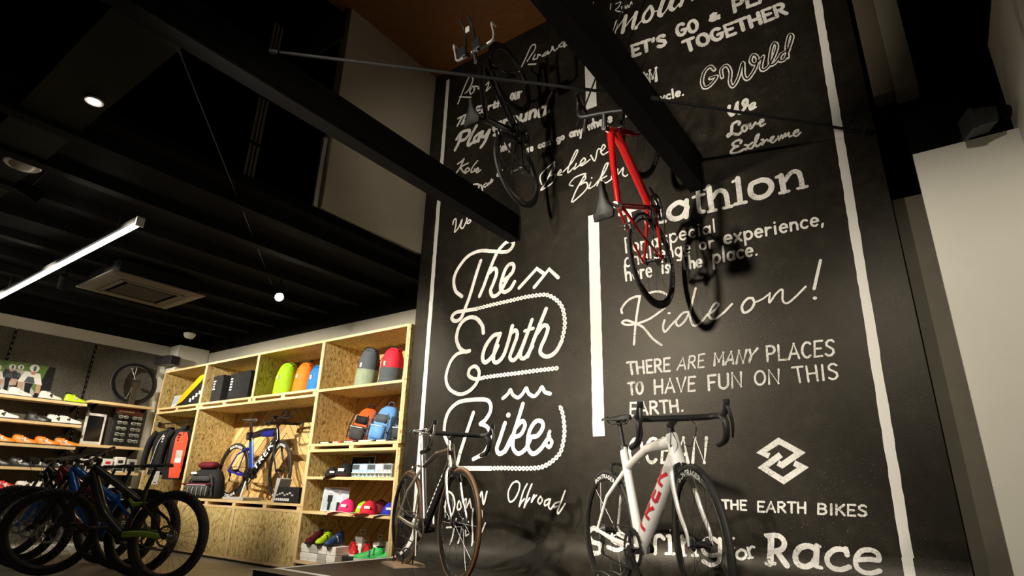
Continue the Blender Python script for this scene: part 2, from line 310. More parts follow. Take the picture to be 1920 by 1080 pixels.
# ------------------------------------------------------------------ painted stripes on wall and platform
def quadstrip(pts, name, mat, parent):
    mb = MB(); n = len(pts)
    vs_ = [q for p in pts for q in p]; mb.add(vs_, [(2*i, 2*i+1, 2*i+3, 2*i+2) for i in range(n-1)])
    return mb.build(name, mat, parent, 0)
def vstripe(x0, x1, z0, z1, taper=(0, 0)):
    n = max(2, int((z1-z0)/.05)); P = []
    for i in range(n+1):
        z = z0+(z1-z0)*i/n; j = lambda: random.uniform(-.0022, .0022); s_ = taper[0]+(taper[1]-taper[0])*i/n
        P.append([(x0+s_+j(), MY-.0015, z), (x1+s_+j(), MY-.0015, z)])
    return P
quadstrip(vstripe(-3.855, -3.805, .53, 5.24), 'painted_stripe', 'stripe_paint', wall)
quadstrip(vstripe(-2.066, -1.968, 1.205, 3.02), 'painted_stripe', 'stripe_paint', wall)
quadstrip(vstripe(-2.066, -1.955, 4.09, 5.30), 'painted_stripe', 'stripe_paint', wall)
quadstrip(vstripe(-.258, -.205, .53, 5.3, (0, .11)), 'painted_stripe', 'stripe_paint', wall)
cov = [(y, z) for y, z in pf[2:-1]]
nrm = lambda y, z: (y-.0, z)
def covestripe(x0, x1):
    P = [[(x0, 2.58, .2715), (x1, 2.58, .2715)], [(x0, MY-.26, .2715), (x1, MY-.26, .2715)]]
    for i in range(1, 11):
        a = PI/2*i/10; y = MY-.26+.2585*math.sin(a); z = .53-.2585*math.cos(a); P.append([(x0, y, z), (x1, y, z)])
    return P
quadstrip(covestripe(-3.835, -3.79), 'painted_stripe', 'stripe_paint', plat)
quadstrip(covestripe(-.26, -.21), 'painted_stripe', 'stripe_paint', plat)
quadstrip([[(-3.79, 2.58, .2715), (-3.79, 2.63, .2715)], [(-.26, 2.58, .2715), (-.26, 2.63, .2715)]], 'painted_stripe', 'stripe_paint', plat)
# ------------------------------------------------------------------ painted lettering, wall coordinates in millimetres (x, z)
LETTERING = [
 ('THERE ARE MANY PLACES TO HAVE FUN ON THIS EARTH.', [
  (18.1,'l',[-1768,1729,-1711,1729]),
  (18.1,'l',[-1740,1729,-1731,1640]),
  (18,'l',[-1687,1639,-1693,1728]),
  (17.6,'l',[-1638,1638,-1641,1728]),
  (17.6,'l',[-1690,1683,-1640,1683]),
  (17.6,'l',[-1573,1728,-1615,1728,-1613,1638,-1573,1637]),
  (17.6,'l',[-1614,1684,-1580,1684]),
  (17.6,'l',[-1552,1637,-1551,1728,-1530,1728,-1530,1728,-1518,1724,-1511,1716,-1508,1704,-1511,1693,-1519,1685,-1530,1682,-1552,1682]),
  (17.1,'l',[-1533,1682,-1505,1636]),
  (17.6,'l',[-1439,1727,-1480,1727,-1485,1636,-1445,1635]),
  (17.1,'l',[-1482,1683,-1449,1683]),
  (12.5,'l',[-1392,1638,-1344,1720,-1333,1638]),
  (13.1,'l',[-1375,1665,-1338,1666]),
  (12.5,'l',[-1312,1639,-1296,1723,-1276,1724,-1276,1724,-1266,1722,-1260,1714,-1259,1703,-1263,1693,-1272,1684,-1284,1681,-1304,1681]),
  (12.6,'l',[-1286,1681,-1264,1639]),
  (12.6,'l',[-1191,1729,-1230,1727,-1243,1639,-1203,1639]),
  (12,'l',[-1236,1684,-1204,1685]),
  (17,'l',[-1132,1642,-1120,1723,-1100,1666,-1064,1724,-1073,1642]),
  (16.1,'l',[-1059,1642,-1012,1724,-1007,1642]),
  (16.6,'l',[-1043,1669,-1009,1669]),
  (16,'l',[-989,1641,-964,1725,-946,1641,-915,1725]),
  (16.6,'l',[-896,1725,-890,1682,-847,1726]),
  (16.1,'l',[-890,1682,-907,1641]),
  (15.1,'l',[-793,1636,-789,1733,-766,1733,-766,1733,-754,1729,-746,1720,-743,1707,-747,1694,-756,1685,-768,1682,-791,1682]),
  (14.1,'l',[-719,1732,-725,1635,-682,1635]),
  (14.1,'l',[-667,1635,-628,1731,-608,1635]),
  (14,'l',[-654,1667,-615,1666]),
  (14,'l',[-535,1718,-543,1727,-554,1730,-564,1725,-574,1715,-581,1700,-585,1682,-585,1664,-580,1649,-573,1639,-564,1634,-553,1637,-543,1645]),
  (14.1,'l',[-467,1729,-508,1729,-520,1634,-479,1634]),
  (13.6,'l',[-514,1683,-480,1683]),
  (13,'l',[-406,1716,-415,1727,-431,1727,-446,1714,-446,1696,-430,1682,-416,1671,-414,1652,-428,1636,-446,1633,-459,1645]),
  (18,'l',[-1767,1577,-1718,1577]),
  (18,'l',[-1742,1577,-1738,1493]),
  (17.5,'l',[-1677,1576,-1688,1572,-1697,1561,-1701,1544,-1701,1525,-1697,1508,-1689,1496,-1679,1492,-1669,1496,-1660,1507,-1655,1524,-1654,1543,-1658,1560,-1666,1572,-1677,1576]),
  (16.6,'l',[-1564,1484,-1562,1581]),
  (15.5,'l',[-1509,1484,-1505,1580]),
  (16,'l',[-1563,1532,-1507,1532]),
  (15.5,'l',[-1487,1484,-1447,1580,-1422,1484]),
  (16.1,'l',[-1473,1516,-1431,1516]),
  (15.6,'l',[-1396,1580,-1373,1485,-1335,1580]),
  (15,'l',[-1269,1579,-1314,1579,-1323,1485,-1279,1485]),
  (15,'l',[-1318,1534,-1282,1534]),
  (16.6,'l',[-1131,1578,-1180,1577,-1183,1480]),
  (16.5,'l',[-1181,1530,-1144,1531]),
  (16,'l',[-1108,1579,-1112,1509,-1112,1509,-1110,1499,-1104,1491,-1095,1485,-1085,1483,-1074,1486,-1065,1492,-1058,1501,-1055,1511,-1050,1580]),
  (15.6,'l',[-1030,1485,-1022,1581,-974,1487,-965,1582]),
  (13,'l',[-848,1578,-863,1573,-875,1561,-882,1543,-884,1523,-879,1505,-869,1493,-856,1489,-842,1493,-830,1505,-822,1523,-821,1543,-825,1561,-835,1573,-848,1578]),
  (12.6,'l',[-801,1489,-793,1578,-746,1489,-735,1578]),
  (12.6,'l',[-656,1580,-596,1581]),
  (12.1,'l',[-626,1580,-622,1485]),
  (12.1,'l',[-575,1486,-576,1581]),
  (12.5,'l',[-524,1487,-523,1581]),
  (12.1,'l',[-576,1533,-523,1534]),
  (12.1,'l',[-492,1487,-488,1581]),
  (12.1,'l',[-411,1570,-422,1580,-439,1580,-454,1567,-453,1549,-434,1537,-418,1526,-414,1507,-428,1491,-446,1488,-461,1499]),
  (17.5,'l',[-1706,1430,-1752,1431,-1758,1340,-1711,1341]),
  (17,'l',[-1755,1387,-1717,1387]),
  (16.5,'l',[-1693,1342,-1655,1430,-1627,1344]),
  (16.5,'l',[-1679,1371,-1637,1372]),
  (17.1,'l',[-1603,1345,-1602,1430,-1580,1430,-1580,1430,-1568,1427,-1559,1420,-1556,1409,-1559,1398,-1568,1391,-1580,1388,-1603,1387]),
  (16.5,'l',[-1583,1388,-1550,1346]),
  (16.5,'l',[-1533,1430,-1478,1430]),
  (16.1,'l',[-1505,1430,-1503,1348]),
  (16.5,'l',[-1456,1349,-1460,1430]),
  (16.1,'l',[-1405,1351,-1410,1430]),
  (16.5,'l',[-1458,1389,-1408,1390]),
  (16,'l',[-1377,1353,-1375,1355]),
 ]),
 ('OCEAN', [
  (23,'l',[-1721,1181,-1743,1173,-1762,1150,-1775,1118,-1779,1081,-1773,1049,-1759,1026,-1739,1018,-1718,1026,-1699,1048,-1686,1080,-1682,1116,-1687,1149,-1701,1172,-1721,1181]),
  (23,'l',[-1568,1159,-1581,1174,-1598,1178,-1616,1171,-1632,1154,-1645,1128,-1652,1098,-1652,1068,-1646,1043,-1635,1025,-1619,1017,-1602,1021,-1585,1036]),
  (22.5,'l',[-1456,1176,-1524,1177,-1546,1017,-1480,1016]),
  (22.5,'l',[-1534,1100,-1480,1099]),
  (22.5,'l',[-1454,1016,-1382,1175,-1363,1016]),
  (21.6,'l',[-1429,1068,-1370,1068]),
  (21.5,'l',[-1331,1016,-1304,1173,-1255,1015,-1227,1172]),
 ]),
 ('THE EARTH BIKES', [
  (13.1,'l',[-1166,788,-1122,788]),
  (13.5,'l',[-1144,788,-1144,740]),
  (13.1,'l',[-1110,738,-1108,788]),
  (12.6,'l',[-1073,737,-1069,788]),
  (13,'l',[-1109,763,-1071,763]),
  (13,'l',[-1017,789,-1050,789,-1054,736,-1023,735]),
  (13.5,'l',[-1052,763,-1026,763]),
  (12.6,'l',[-913,785,-948,785,-954,729,-920,729]),
  (12.1,'l',[-951,758,-922,758]),
  (12.6,'l',[-906,729,-874,786,-858,730]),
  (12.5,'l',[-895,748,-864,748]),
  (12,'l',[-840,730,-834,786,-816,786,-816,786,-808,785,-802,779,-800,772,-804,765,-811,760,-820,758,-837,758]),
  (12.1,'l',[-822,758,-801,730]),
  (12.1,'l',[-781,787,-738,787]),
  (12,'l',[-760,787,-767,730]),
  (12,'l',[-732,730,-725,787]),
  (12.5,'l',[-694,730,-687,788]),
  (11.6,'l',[-728,759,-690,759]),
  (12.1,'l',[-626,729,-618,783,-598,783,-598,783,-590,781,-584,776,-583,770,-586,763,-593,758,-602,757,-622,757]),
  (12.1,'l',[-622,757,-600,757,-600,757,-591,755,-585,750,-583,742,-587,735,-595,730,-604,728,-626,729]),
  (12.6,'l',[-560,728,-552,783]),
  (11.6,'l',[-534,728,-526,782]),
  (12,'l',[-488,782,-530,751]),
  (12,'l',[-518,759,-494,727]),
  (12.1,'l',[-433,782,-468,782,-476,727,-442,727]),
  (12,'l',[-472,756,-444,755]),
  (12,'l',[-382,775,-390,781,-403,781,-415,773,-415,763,-402,755,-389,748,-387,737,-398,728,-413,727,-424,733]),
 ]),
 ('Spring for Race', [
  (35.6,'l',[-897,596,-918,445]),
  (28.9,'s',[-919,596,-857,600,-829,573,-837,537,-873,517,-910,512]),
  (33,'l',[-876,517,-825,442]),
  (20.7,'l',[-938,444,-891,448]),
  (20.6,'l',[-926,599,-894,597]),
  (30.7,'s',[-667,540,-697,555,-745,543,-775,503,-771,463,-737,445,-697,458,-670,494]),
  (30,'l',[-657,558,-674,460]),
  (19.5,'l',[-677,451,-647,445]),
  (17.1,'l',[-665,558,-642,556]),
  (27.2,'s',[-510,537,-530,549,-568,546,-607,513,-613,476,-591,450,-548,445,-509,462]),
  (26.6,'l',[-513,554,-512,523]),
  (25.1,'s',[-464,502,-408,509,-365,510,-367,542,-396,556,-439,548,-471,510,-474,468,-448,443,-407,441,-367,456]),
  (15.9,'s',[-1075,510,-1099,494,-1103,466,-1078,457,-1052,473,-1053,501,-1075,510]),
  (15,'l',[-1038,523,-1025,469]),
  (13.8,'s',[-1031,505,-1018,528,-999,529]),
  (11.2,'l',[-1039,464,-1010,471]),
  (15.6,'l',[-1128,464,-1139,557,-1114,571]),
  (12.8,'l',[-1157,509,-1116,518]),
  (25.4,'s',[-1619,446,-1622,510,-1612,548,-1584,558,-1561,541]),
  (27,'l',[-1521,559,-1519,456]),
  (19,'l',[-1550,452,-1494,455]),
  (19.5,'l',[-1539,558,-1518,559]),
  (14,'l',[-1515,594,-1515,590]),
  (24.8,'l',[-1437,564,-1436,452]),
  (22.5,'s',[-1435,517,-1406,553,-1372,552,-1360,522,-1359,458]),
  (18.7,'l',[-1453,448,-1419,451]),
  (18.3,'l',[-1376,454,-1342,457]),
  (24.7,'s',[-1211,542,-1237,561,-1281,555,-1309,520,-1303,480,-1265,462,-1216,471]),
  (25.4,'s',[-1198,561,-1205,467,-1215,426,-1258,406,-1305,426]),
  (27.1,'s',[-1845,535,-1904,554,-1938,523,-1911,497,-1858,484,-1860,459,-1901,447,-1963,463]),
  (28.1,'l',[-1753,546,-1734,367]),
  (24.3,'s',[-1748,524,-1703,549,-1666,524,-1673,475,-1715,450,-1748,464]),
  (31.6,'s',[-2012,547,-2074,578,-2117,541,-2089,491,-2025,473,-2025,420,-2092,415]),
 ]),
 ('two interlocking diamond outlines', [
  (35.2,'l',[-853,1051,-896,1073,-788,1139,-678,1068,-787,997,-809,1010]),
  (35.7,'l',[-786,1058,-898,982,-790,908,-673,983,-718,1009]),
 ]),
 ('Ride on!', [
  (18.1,'s',[-1640,2225,-1668,2107,-1690,1982,-1706,1859]),
  (18.6,'s',[-1791,2117,-1795,2151,-1749,2204,-1686,2229,-1638,2227]),
  (17.5,'s',[-1576,2239,-1507,2241,-1454,2222,-1422,2189,-1416,2147,-1443,2111,-1490,2080,-1583,2034,-1687,2016,-1762,2020,-1794,2043,-1756,2054,-1686,2020,-1623,1977,-1560,1889,-1493,1828]),
  (16.1,'s',[-1459,2011,-1473,1960,-1460,1923,-1409,1969,-1363,2005]),
  (15.7,'l',[-1426,2058,-1415,2056]),
  (16.7,'s',[-1279,2045,-1322,2041,-1373,1989,-1358,1951,-1312,1980,-1274,2035]),
  (16.6,'s',[-1213,2211,-1252,2093,-1271,2009,-1250,1939,-1203,1951,-1145,2006]),
  (15.6,'s',[-1150,2003,-1099,2025,-1066,2062,-1082,2079,-1116,2044,-1138,1995,-1107,1965,-1046,1993,-974,2053]),
  (17.2,'s',[-838,2071,-872,2072,-911,2027,-903,1979,-858,1994,-831,2035,-838,2071]),
  (12.6,'s',[-831,2037,-777,2054,-726,2084]),
  (13.1,'s',[-727,2088,-738,2023,-691,2076,-650,2098,-656,2025,-632,2001,-579,2034,-510,2093]),
  (19.1,'l',[-403,2251,-465,2069]),
  (22.7,'l',[-470,2008,-467,2007]),
 ]),
 ('special challenge or experience, here is the place.', [
  (14.8,'l',[-1398,2668,-1416,2679,-1434,2670,-1433,2654,-1406,2635,-1400,2619,-1413,2605,-1437,2613]),
  (14.7,'l',[-1374,2677,-1370,2559]),
  (14.7,'l',[-1372,2653,-1364,2669,-1351,2676,-1337,2672,-1326,2659,-1322,2641,-1325,2623,-1335,2610,-1349,2606,-1362,2613,-1371,2629]),
  (14.8,'l',[-1297,2645,-1251,2644,-1248,2645,-1253,2662,-1264,2673,-1277,2676,-1289,2670,-1297,2655,-1298,2637,-1292,2620,-1281,2610,-1268,2608,-1257,2616]),
  (14.3,'l',[-1185,2664,-1197,2671,-1210,2671,-1220,2662,-1226,2649,-1226,2633,-1219,2619,-1209,2611,-1196,2610,-1185,2617]),
  (13.7,'l',[-1153,2669,-1152,2610]),
  (14.3,'l',[-1153,2695,-1153,2699]),
  (13.7,'l',[-1076,2650,-1084,2662,-1096,2669,-1109,2666,-1119,2656,-1122,2640,-1118,2625,-1108,2614,-1096,2612,-1084,2618,-1076,2630]),
  (13.2,'l',[-1073,2668,-1073,2612]),
  (13.2,'l',[-1042,2714,-1042,2612]),
  (16.2,'l',[-1696,2732,-1740,2734,-1734,2608]),
  (15.3,'l',[-1737,2673,-1703,2672]),
  (15.3,'l',[-1653,2672,-1665,2666,-1672,2650,-1671,2629,-1662,2612,-1650,2605,-1637,2611,-1631,2627,-1632,2648,-1640,2665,-1653,2672]),
  (14.8,'l',[-1609,2671,-1605,2603]),
  (14.8,'l',[-1607,2643,-1595,2668,-1580,2665]),
  (14.7,'l',[-1476,2643,-1484,2659,-1494,2666,-1505,2663,-1513,2651,-1515,2633,-1511,2615,-1502,2602,-1491,2598,-1481,2605,-1475,2620]),
  (14.6,'l',[-1475,2666,-1472,2597]),
  (15.3,'l',[-1708,2551,-1720,2559,-1732,2558,-1742,2548,-1748,2533,-1747,2515,-1741,2499,-1730,2489,-1717,2488,-1706,2496]),
  (15.2,'l',[-1683,2620,-1679,2488]),
  (15.1,'l',[-1680,2530,-1666,2557,-1647,2553,-1637,2532,-1636,2488]),
  (15.2,'l',[-1569,2535,-1577,2550,-1589,2558,-1602,2554,-1611,2542,-1614,2523,-1610,2505,-1600,2492,-1587,2489,-1575,2496,-1568,2511]),
  (14.8,'l',[-1567,2557,-1565,2489]),
  (14.7,'l',[-1539,2616,-1535,2489]),
  (14.7,'l',[-1501,2615,-1498,2489]),
  (14.8,'l',[-1467,2526,-1426,2526,-1424,2527,-1428,2544,-1437,2555,-1449,2558,-1460,2552,-1467,2537,-1468,2519,-1463,2502,-1453,2491,-1441,2490,-1431,2497]),
  (14.2,'l',[-1402,2555,-1401,2489]),
  (14.2,'l',[-1401,2528,-1388,2554,-1370,2550,-1362,2531,-1361,2490]),
  (14.2,'l',[-1298,2533,-1305,2547,-1316,2554,-1328,2551,-1337,2539,-1340,2522,-1336,2505,-1327,2493,-1315,2490,-1304,2497,-1297,2511]),
  (14.7,'l',[-1296,2554,-1294,2467,-1306,2448,-1330,2454]),
  (13.7,'l',[-1272,2525,-1233,2525,-1231,2526,-1235,2542,-1244,2553,-1255,2556,-1265,2549,-1272,2536,-1273,2518,-1268,2503,-1259,2492,-1248,2491,-1238,2498]),
  (14.7,'l',[-1134,2553,-1147,2548,-1155,2535,-1155,2518,-1147,2504,-1134,2498,-1121,2503,-1113,2516,-1113,2533,-1121,2547,-1134,2553]),
  (14.8,'l',[-1088,2551,-1088,2497]),
  (14.7,'l',[-1088,2529,-1074,2548,-1058,2546]),
  (17.3,'l',[-978,2537,-932,2536,-930,2536,-934,2552,-944,2563,-957,2565,-969,2560,-977,2547,-979,2530,-975,2515,-964,2505,-951,2503,-939,2510]),
  (16.8,'l',[-908,2562,-866,2501]),
  (16.8,'l',[-865,2561,-909,2502]),
  (16.3,'l',[-840,2560,-842,2461]),
  (16.2,'l',[-839,2541,-830,2554,-818,2560,-805,2556,-796,2545,-792,2529,-796,2514,-807,2503,-820,2500,-832,2507,-839,2520]),
  (16.3,'l',[-769,2532,-725,2531,-723,2532,-727,2547,-736,2557,-748,2560,-760,2554,-768,2542,-770,2526,-765,2511,-756,2501,-743,2499,-732,2506]),
  (16.3,'l',[-699,2557,-701,2498]),
  (15.8,'l',[-700,2533,-684,2554,-668,2551]),
  (15.8,'l',[-641,2554,-642,2497]),
  (16.3,'l',[-640,2579,-640,2582]),
  (15.8,'l',[-610,2528,-568,2528,-566,2528,-569,2543,-578,2553,-590,2556,-601,2550,-609,2538,-611,2522,-606,2508,-597,2498,-585,2496,-575,2503]),
  (15.7,'l',[-543,2553,-545,2495]),
  (15.2,'l',[-544,2529,-529,2551,-511,2547,-504,2530,-505,2494]),
  (15.2,'l',[-443,2543,-453,2550,-464,2549,-474,2542,-480,2529,-481,2515,-476,2503,-466,2495,-455,2494,-445,2500]),
  (14.7,'l',[-420,2524,-381,2523,-379,2524,-382,2538,-391,2548,-401,2551,-412,2545,-419,2533,-421,2518,-417,2504,-409,2495,-398,2493,-387,2499]),
  (15.2,'l',[-355,2497,-361,2476]),
  (17.1,'l',[-1751,2503,-1743,2372]),
  (17.1,'l',[-1746,2414,-1734,2441,-1716,2436,-1707,2415,-1705,2371]),
  (17.2,'l',[-1683,2410,-1645,2409,-1643,2409,-1648,2427,-1657,2439,-1668,2443,-1678,2436,-1683,2421,-1684,2402,-1678,2384,-1669,2373,-1658,2371,-1649,2379]),
  (17.2,'l',[-1624,2439,-1620,2370]),
  (17.2,'l',[-1623,2411,-1611,2436,-1596,2433]),
  (17.2,'l',[-1575,2407,-1538,2406,-1536,2406,-1541,2424,-1549,2436,-1560,2439,-1570,2433,-1575,2418,-1575,2399,-1570,2382,-1561,2371,-1550,2368,-1541,2376]),
  (16.8,'l',[-1447,2437,-1448,2375]),
  (16.2,'l',[-1447,2465,-1447,2468]),
  (15.7,'l',[-1399,2424,-1410,2435,-1421,2428,-1421,2414,-1404,2395,-1401,2380,-1410,2370,-1425,2379]),
  (17.7,'l',[-1312,2480,-1261,2476]),
  (17.7,'l',[-1287,2478,-1279,2372]),
  (17.8,'l',[-1244,2475,-1240,2371]),
  (17.6,'l',[-1242,2404,-1231,2425,-1216,2421,-1209,2405,-1209,2370]),
  (17.7,'l',[-1189,2399,-1157,2398,-1155,2398,-1158,2412,-1165,2422,-1174,2425,-1183,2420,-1189,2408,-1190,2393,-1186,2379,-1179,2370,-1170,2368,-1162,2374]),
  (16.7,'l',[-1069,2437,-1070,2332]),
  (17.3,'l',[-1068,2416,-1060,2430,-1048,2436,-1036,2433,-1027,2421,-1024,2405,-1028,2388,-1037,2377,-1050,2374,-1061,2380,-1068,2394]),
  (16.7,'l',[-995,2488,-998,2373]),
  (16.8,'l',[-927,2414,-934,2427,-945,2434,-956,2431,-966,2420,-969,2404,-967,2388,-958,2376,-946,2373,-935,2380,-928,2393]),
  (16.7,'l',[-924,2434,-926,2373]),
  (16.8,'l',[-866,2426,-876,2432,-887,2432,-897,2424,-903,2411,-903,2396,-898,2382,-889,2374,-878,2373,-868,2380]),
  (16.3,'l',[-843,2406,-804,2405,-803,2406,-806,2421,-814,2431,-825,2434,-835,2428,-843,2415,-844,2399,-841,2384,-832,2375,-821,2373,-811,2380]),
  (16.3,'l',[-781,2375,-779,2377]),
 ]),
 ('Triathlon', [
  (41.3,'s',[-1233,2890,-1289,2924,-1357,2890,-1367,2833,-1326,2793,-1261,2804,-1224,2864]),
  (37.1,'l',[-1225,2923,-1237,2786]),
  (32.1,'s',[-1133,2984,-1138,2851,-1129,2802,-1104,2795]),
  (24.1,'l',[-1173,2933,-1092,2936]),
  (40.8,'l',[-1052,2986,-1047,2791]),
  (35.8,'s',[-1039,2880,-991,2929,-947,2915,-932,2865,-930,2786]),
  (24.1,'l',[-1082,2972,-1047,2981]),
  (25.6,'l',[-1072,2784,-1014,2782]),
  (24.9,'l',[-960,2782,-901,2781]),
  (38.7,'l',[-841,2989,-842,2794]),
  (23.1,'l',[-877,2974,-837,2984]),
  (26.5,'l',[-881,2791,-805,2787]),
  (39.3,'s',[-686,2928,-753,2912,-765,2844,-728,2799,-664,2802,-626,2851,-642,2905,-686,2928]),
  (36.6,'l',[-557,2922,-553,2792]),
  (32.7,'s',[-543,2868,-492,2922,-450,2914,-438,2867,-437,2792]),
  (23.2,'l',[-586,2917,-554,2921]),
  (22.5,'l',[-580,2790,-522,2788]),
  (22.9,'l',[-466,2790,-409,2789]),
  (43.1,'l',[-1699,2973,-1677,2801]),
  (40.8,'l',[-1773,2956,-1609,2973]),
  (39.7,'l',[-1564,2948,-1543,2797]),
  (35.7,'s',[-1549,2895,-1518,2941,-1478,2936]),
  (38.7,'l',[-1450,2928,-1435,2804]),
  (29.5,'l',[-1464,2800,-1403,2793]),
  (35.7,'l',[-1457,2991,-1456,2984]),
 ]),
 ('We Love Extreme', [
  (26.3,'s',[-839,3619,-846,3579,-836,3540,-820,3533,-798,3570,-780,3621]),
  (24.4,'s',[-777,3625,-787,3576,-773,3525,-745,3542,-716,3578,-708,3612,-721,3626,-738,3609,-733,3580,-708,3569]),
  (19.7,'s',[-698,3546,-668,3547,-658,3566,-674,3573,-695,3553,-690,3525,-657,3532]),
  (22.6,'s',[-785,3429,-781,3449,-805,3461,-833,3446,-841,3407,-849,3373,-872,3358,-870,3376,-840,3370,-799,3349,-772,3365]),
  (19,'s',[-734,3407,-759,3406,-769,3379,-756,3358,-736,3371,-734,3404,-714,3394]),
  (19,'s',[-709,3407,-709,3364,-681,3391,-672,3403]),
  (17.1,'s',[-661,3386,-624,3389,-618,3404,-634,3408,-645,3382,-636,3358,-610,3366]),
  (20,'s',[-791,3269,-785,3287,-809,3301,-845,3284,-838,3261,-810,3250,-840,3246,-864,3224,-857,3204,-819,3198,-772,3211]),
  (16,'s',[-764,3244,-744,3232,-743,3206,-723,3199]),
  (16.4,'s',[-710,3244,-746,3222,-760,3202]),
  (17.6,'s',[-723,3199,-690,3237,-665,3283,-663,3300,-681,3284,-695,3234,-682,3204,-655,3219]),
  (15,'s',[-648,3246,-637,3242,-649,3202,-622,3232,-609,3232]),
  (15,'s',[-607,3221,-579,3221,-565,3240,-580,3241,-591,3215,-574,3196,-544,3217]),
  (12.9,'s',[-536,3234,-534,3199,-514,3236,-510,3205,-490,3241,-490,3212,-467,3237,-467,3203,-448,3206]),
  (14.5,'s',[-438,3222,-412,3221,-406,3236,-425,3236,-438,3212,-423,3191,-394,3210]),
 ]),
 ('GWild', [
  (33.9,'s',[-916,3994,-947,4040,-996,4007,-1020,3930,-1009,3866,-963,3863,-906,3921,-957,3930]),
  (31.8,'s',[-865,3896,-865,3970,-823,3991,-799,3920,-813,3829,-794,3779,-750,3836,-701,3959,-707,3840,-680,3798,-619,3871,-596,3950,-624,3994,-646,3944,-620,3905,-566,3935]),
  (31.1,'s',[-555,3948,-582,3853,-560,3825,-516,3857,-464,3950,-453,4004,-476,4022,-506,3935,-516,3851,-480,3852,-429,3909]),
  (30.4,'s',[-397,3916,-439,3902,-449,3854,-414,3854,-378,3930,-343,4019,-361,4043,-389,3960,-396,3857]),
  (12.4,'k',[-916,3994,-947,4040,-996,4007,-1020,3930,-1009,3866,-963,3863,-906,3921,-957,3930]),
  (11.4,'k',[-865,3896,-865,3970,-823,3991,-799,3920,-813,3829,-794,3779,-750,3836,-701,3959,-707,3840,-680,3798,-619,3871,-596,3950,-624,3994,-646,3944,-620,3905,-566,3935]),
  (10.9,'k',[-555,3948,-582,3853,-560,3825,-516,3857,-464,3950,-453,4004,-476,4022,-506,3935,-516,3851,-480,3852,-429,3909]),
  (10.9,'k',[-397,3916,-439,3902,-449,3854,-414,3854,-378,3930,-343,4019,-361,4043,-389,3960,-396,3857]),
 ]),
 ("LET'S GO & PLAY TOGETHER", [
  (35.9,'l',[-1684,4589,-1676,4470,-1613,4464]),
  (35.5,'l',[-1530,4571,-1592,4579,-1584,4461,-1522,4454]),
  (35.2,'l',[-1588,4522,-1537,4516]),
  (34.3,'l',[-1505,4568,-1427,4559]),
  (34.3,'l',[-1466,4564,-1459,4448]),
  (33.9,'l',[-1393,4555,-1396,4527]),
  (33.9,'l',[-1295,4530,-1311,4545,-1335,4547,-1352,4533,-1348,4511,-1321,4493,-1297,4477,-1290,4453,-1305,4436,-1331,4435,-1353,4451]),
  (31.7,'l',[-1123,4562,-1136,4575,-1151,4580,-1165,4575,-1176,4561,-1181,4540,-1181,4516,-1175,4492,-1164,4473,-1150,4462,-1135,4460,-1122,4468,-1113,4484,-1110,4507,-1139,4513]),
  (30.8,'l',[-1049,4563,-1065,4559,-1077,4545,-1083,4522,-1082,4495,-1075,4470,-1062,4451,-1046,4442,-1031,4446,-1019,4460,-1013,4483,-1013,4510,-1021,4535,-1033,4554,-1049,4563]),
  (31.3,'l',[-836,4470,-890,4517,-890,4529,-875,4535,-858,4527,-861,4516,-896,4500,-902,4487,-885,4474,-862,4475,-835,4494]),
  (33.7,'l',[-710,4468,-713,4590,-680,4588,-680,4588,-662,4582,-649,4569,-644,4553,-649,4537,-661,4526,-678,4524,-711,4526]),
  (33.7,'l',[-612,4582,-610,4460,-546,4455]),
  (33.3,'l',[-524,4453,-480,4571,-437,4446]),
  (32,'l',[-508,4491,-452,4487]),
  (32.1,'l',[-413,4565,-375,4499,-338,4558]),
  (31.6,'l',[-375,4499,-375,4441]),
  (33.4,'l',[-1141,4389,-1056,4385]),
  (33.2,'l',[-1098,4387,-1080,4270]),
  (32.7,'l',[-987,4382,-1005,4377,-1018,4362,-1022,4339,-1018,4313,-1007,4289,-989,4273,-970,4267,-953,4272,-941,4287,-936,4310,-940,4335,-951,4359,-968,4376,-987,4382]),
  (32.2,'l',[-845,4363,-862,4375,-879,4377,-893,4371,-904,4356,-908,4335,-905,4311,-896,4290,-882,4273,-865,4264,-849,4264,-835,4273,-827,4290,-825,4313,-858,4314]),
  (31.7,'l',[-742,4372,-802,4375,-788,4261,-728,4259]),
  (31.7,'l',[-795,4320,-746,4318]),
  (30.9,'l',[-718,4371,-641,4368]),
  (30.8,'l',[-679,4370,-666,4257]),
  (30.9,'l',[-604,4255,-616,4367]),
  (30.4,'l',[-537,4253,-548,4364]),
  (30.1,'l',[-610,4311,-542,4308]),
  (30.3,'l',[-457,4360,-514,4363,-503,4252,-447,4250]),
  (29.7,'l',[-508,4309,-462,4307]),
  (29.2,'l',[-419,4249,-429,4359,-400,4358,-400,4358,-385,4354,-374,4343,-369,4329,-371,4316,-381,4306,-395,4303,-424,4304]),
  (29.2,'l',[-399,4303,-354,4247]),
 ]),
 ('SWiM', [
  (29.8,'l',[-1603,4223,-1615,4237,-1632,4237,-1646,4219,-1644,4195,-1624,4177,-1607,4162,-1603,4137,-1615,4116,-1634,4113,-1649,4128]),
  (29.8,'l',[-1584,4238,-1567,4111,-1542,4212,-1526,4110,-1500,4237]),
  (29.3,'l',[-1478,4177,-1481,4109]),
  (29.3,'l',[-1476,4206,-1476,4210]),
  (29.3,'l',[-1455,4109,-1443,4237,-1422,4146,-1387,4237,-1393,4107]),
 ]),
 ('bicycle.', [
  (18.7,'l',[-1510,3986,-1500,3899]),
  (19.4,'l',[-1502,3930,-1497,3940,-1488,3944,-1477,3941,-1469,3931,-1465,3919,-1466,3907,-1473,3899,-1483,3898,-1493,3903,-1501,3914]),
  (18.7,'l',[-1444,3939,-1440,3893]),
  (18.7,'l',[-1446,3959,-1446,3961]),
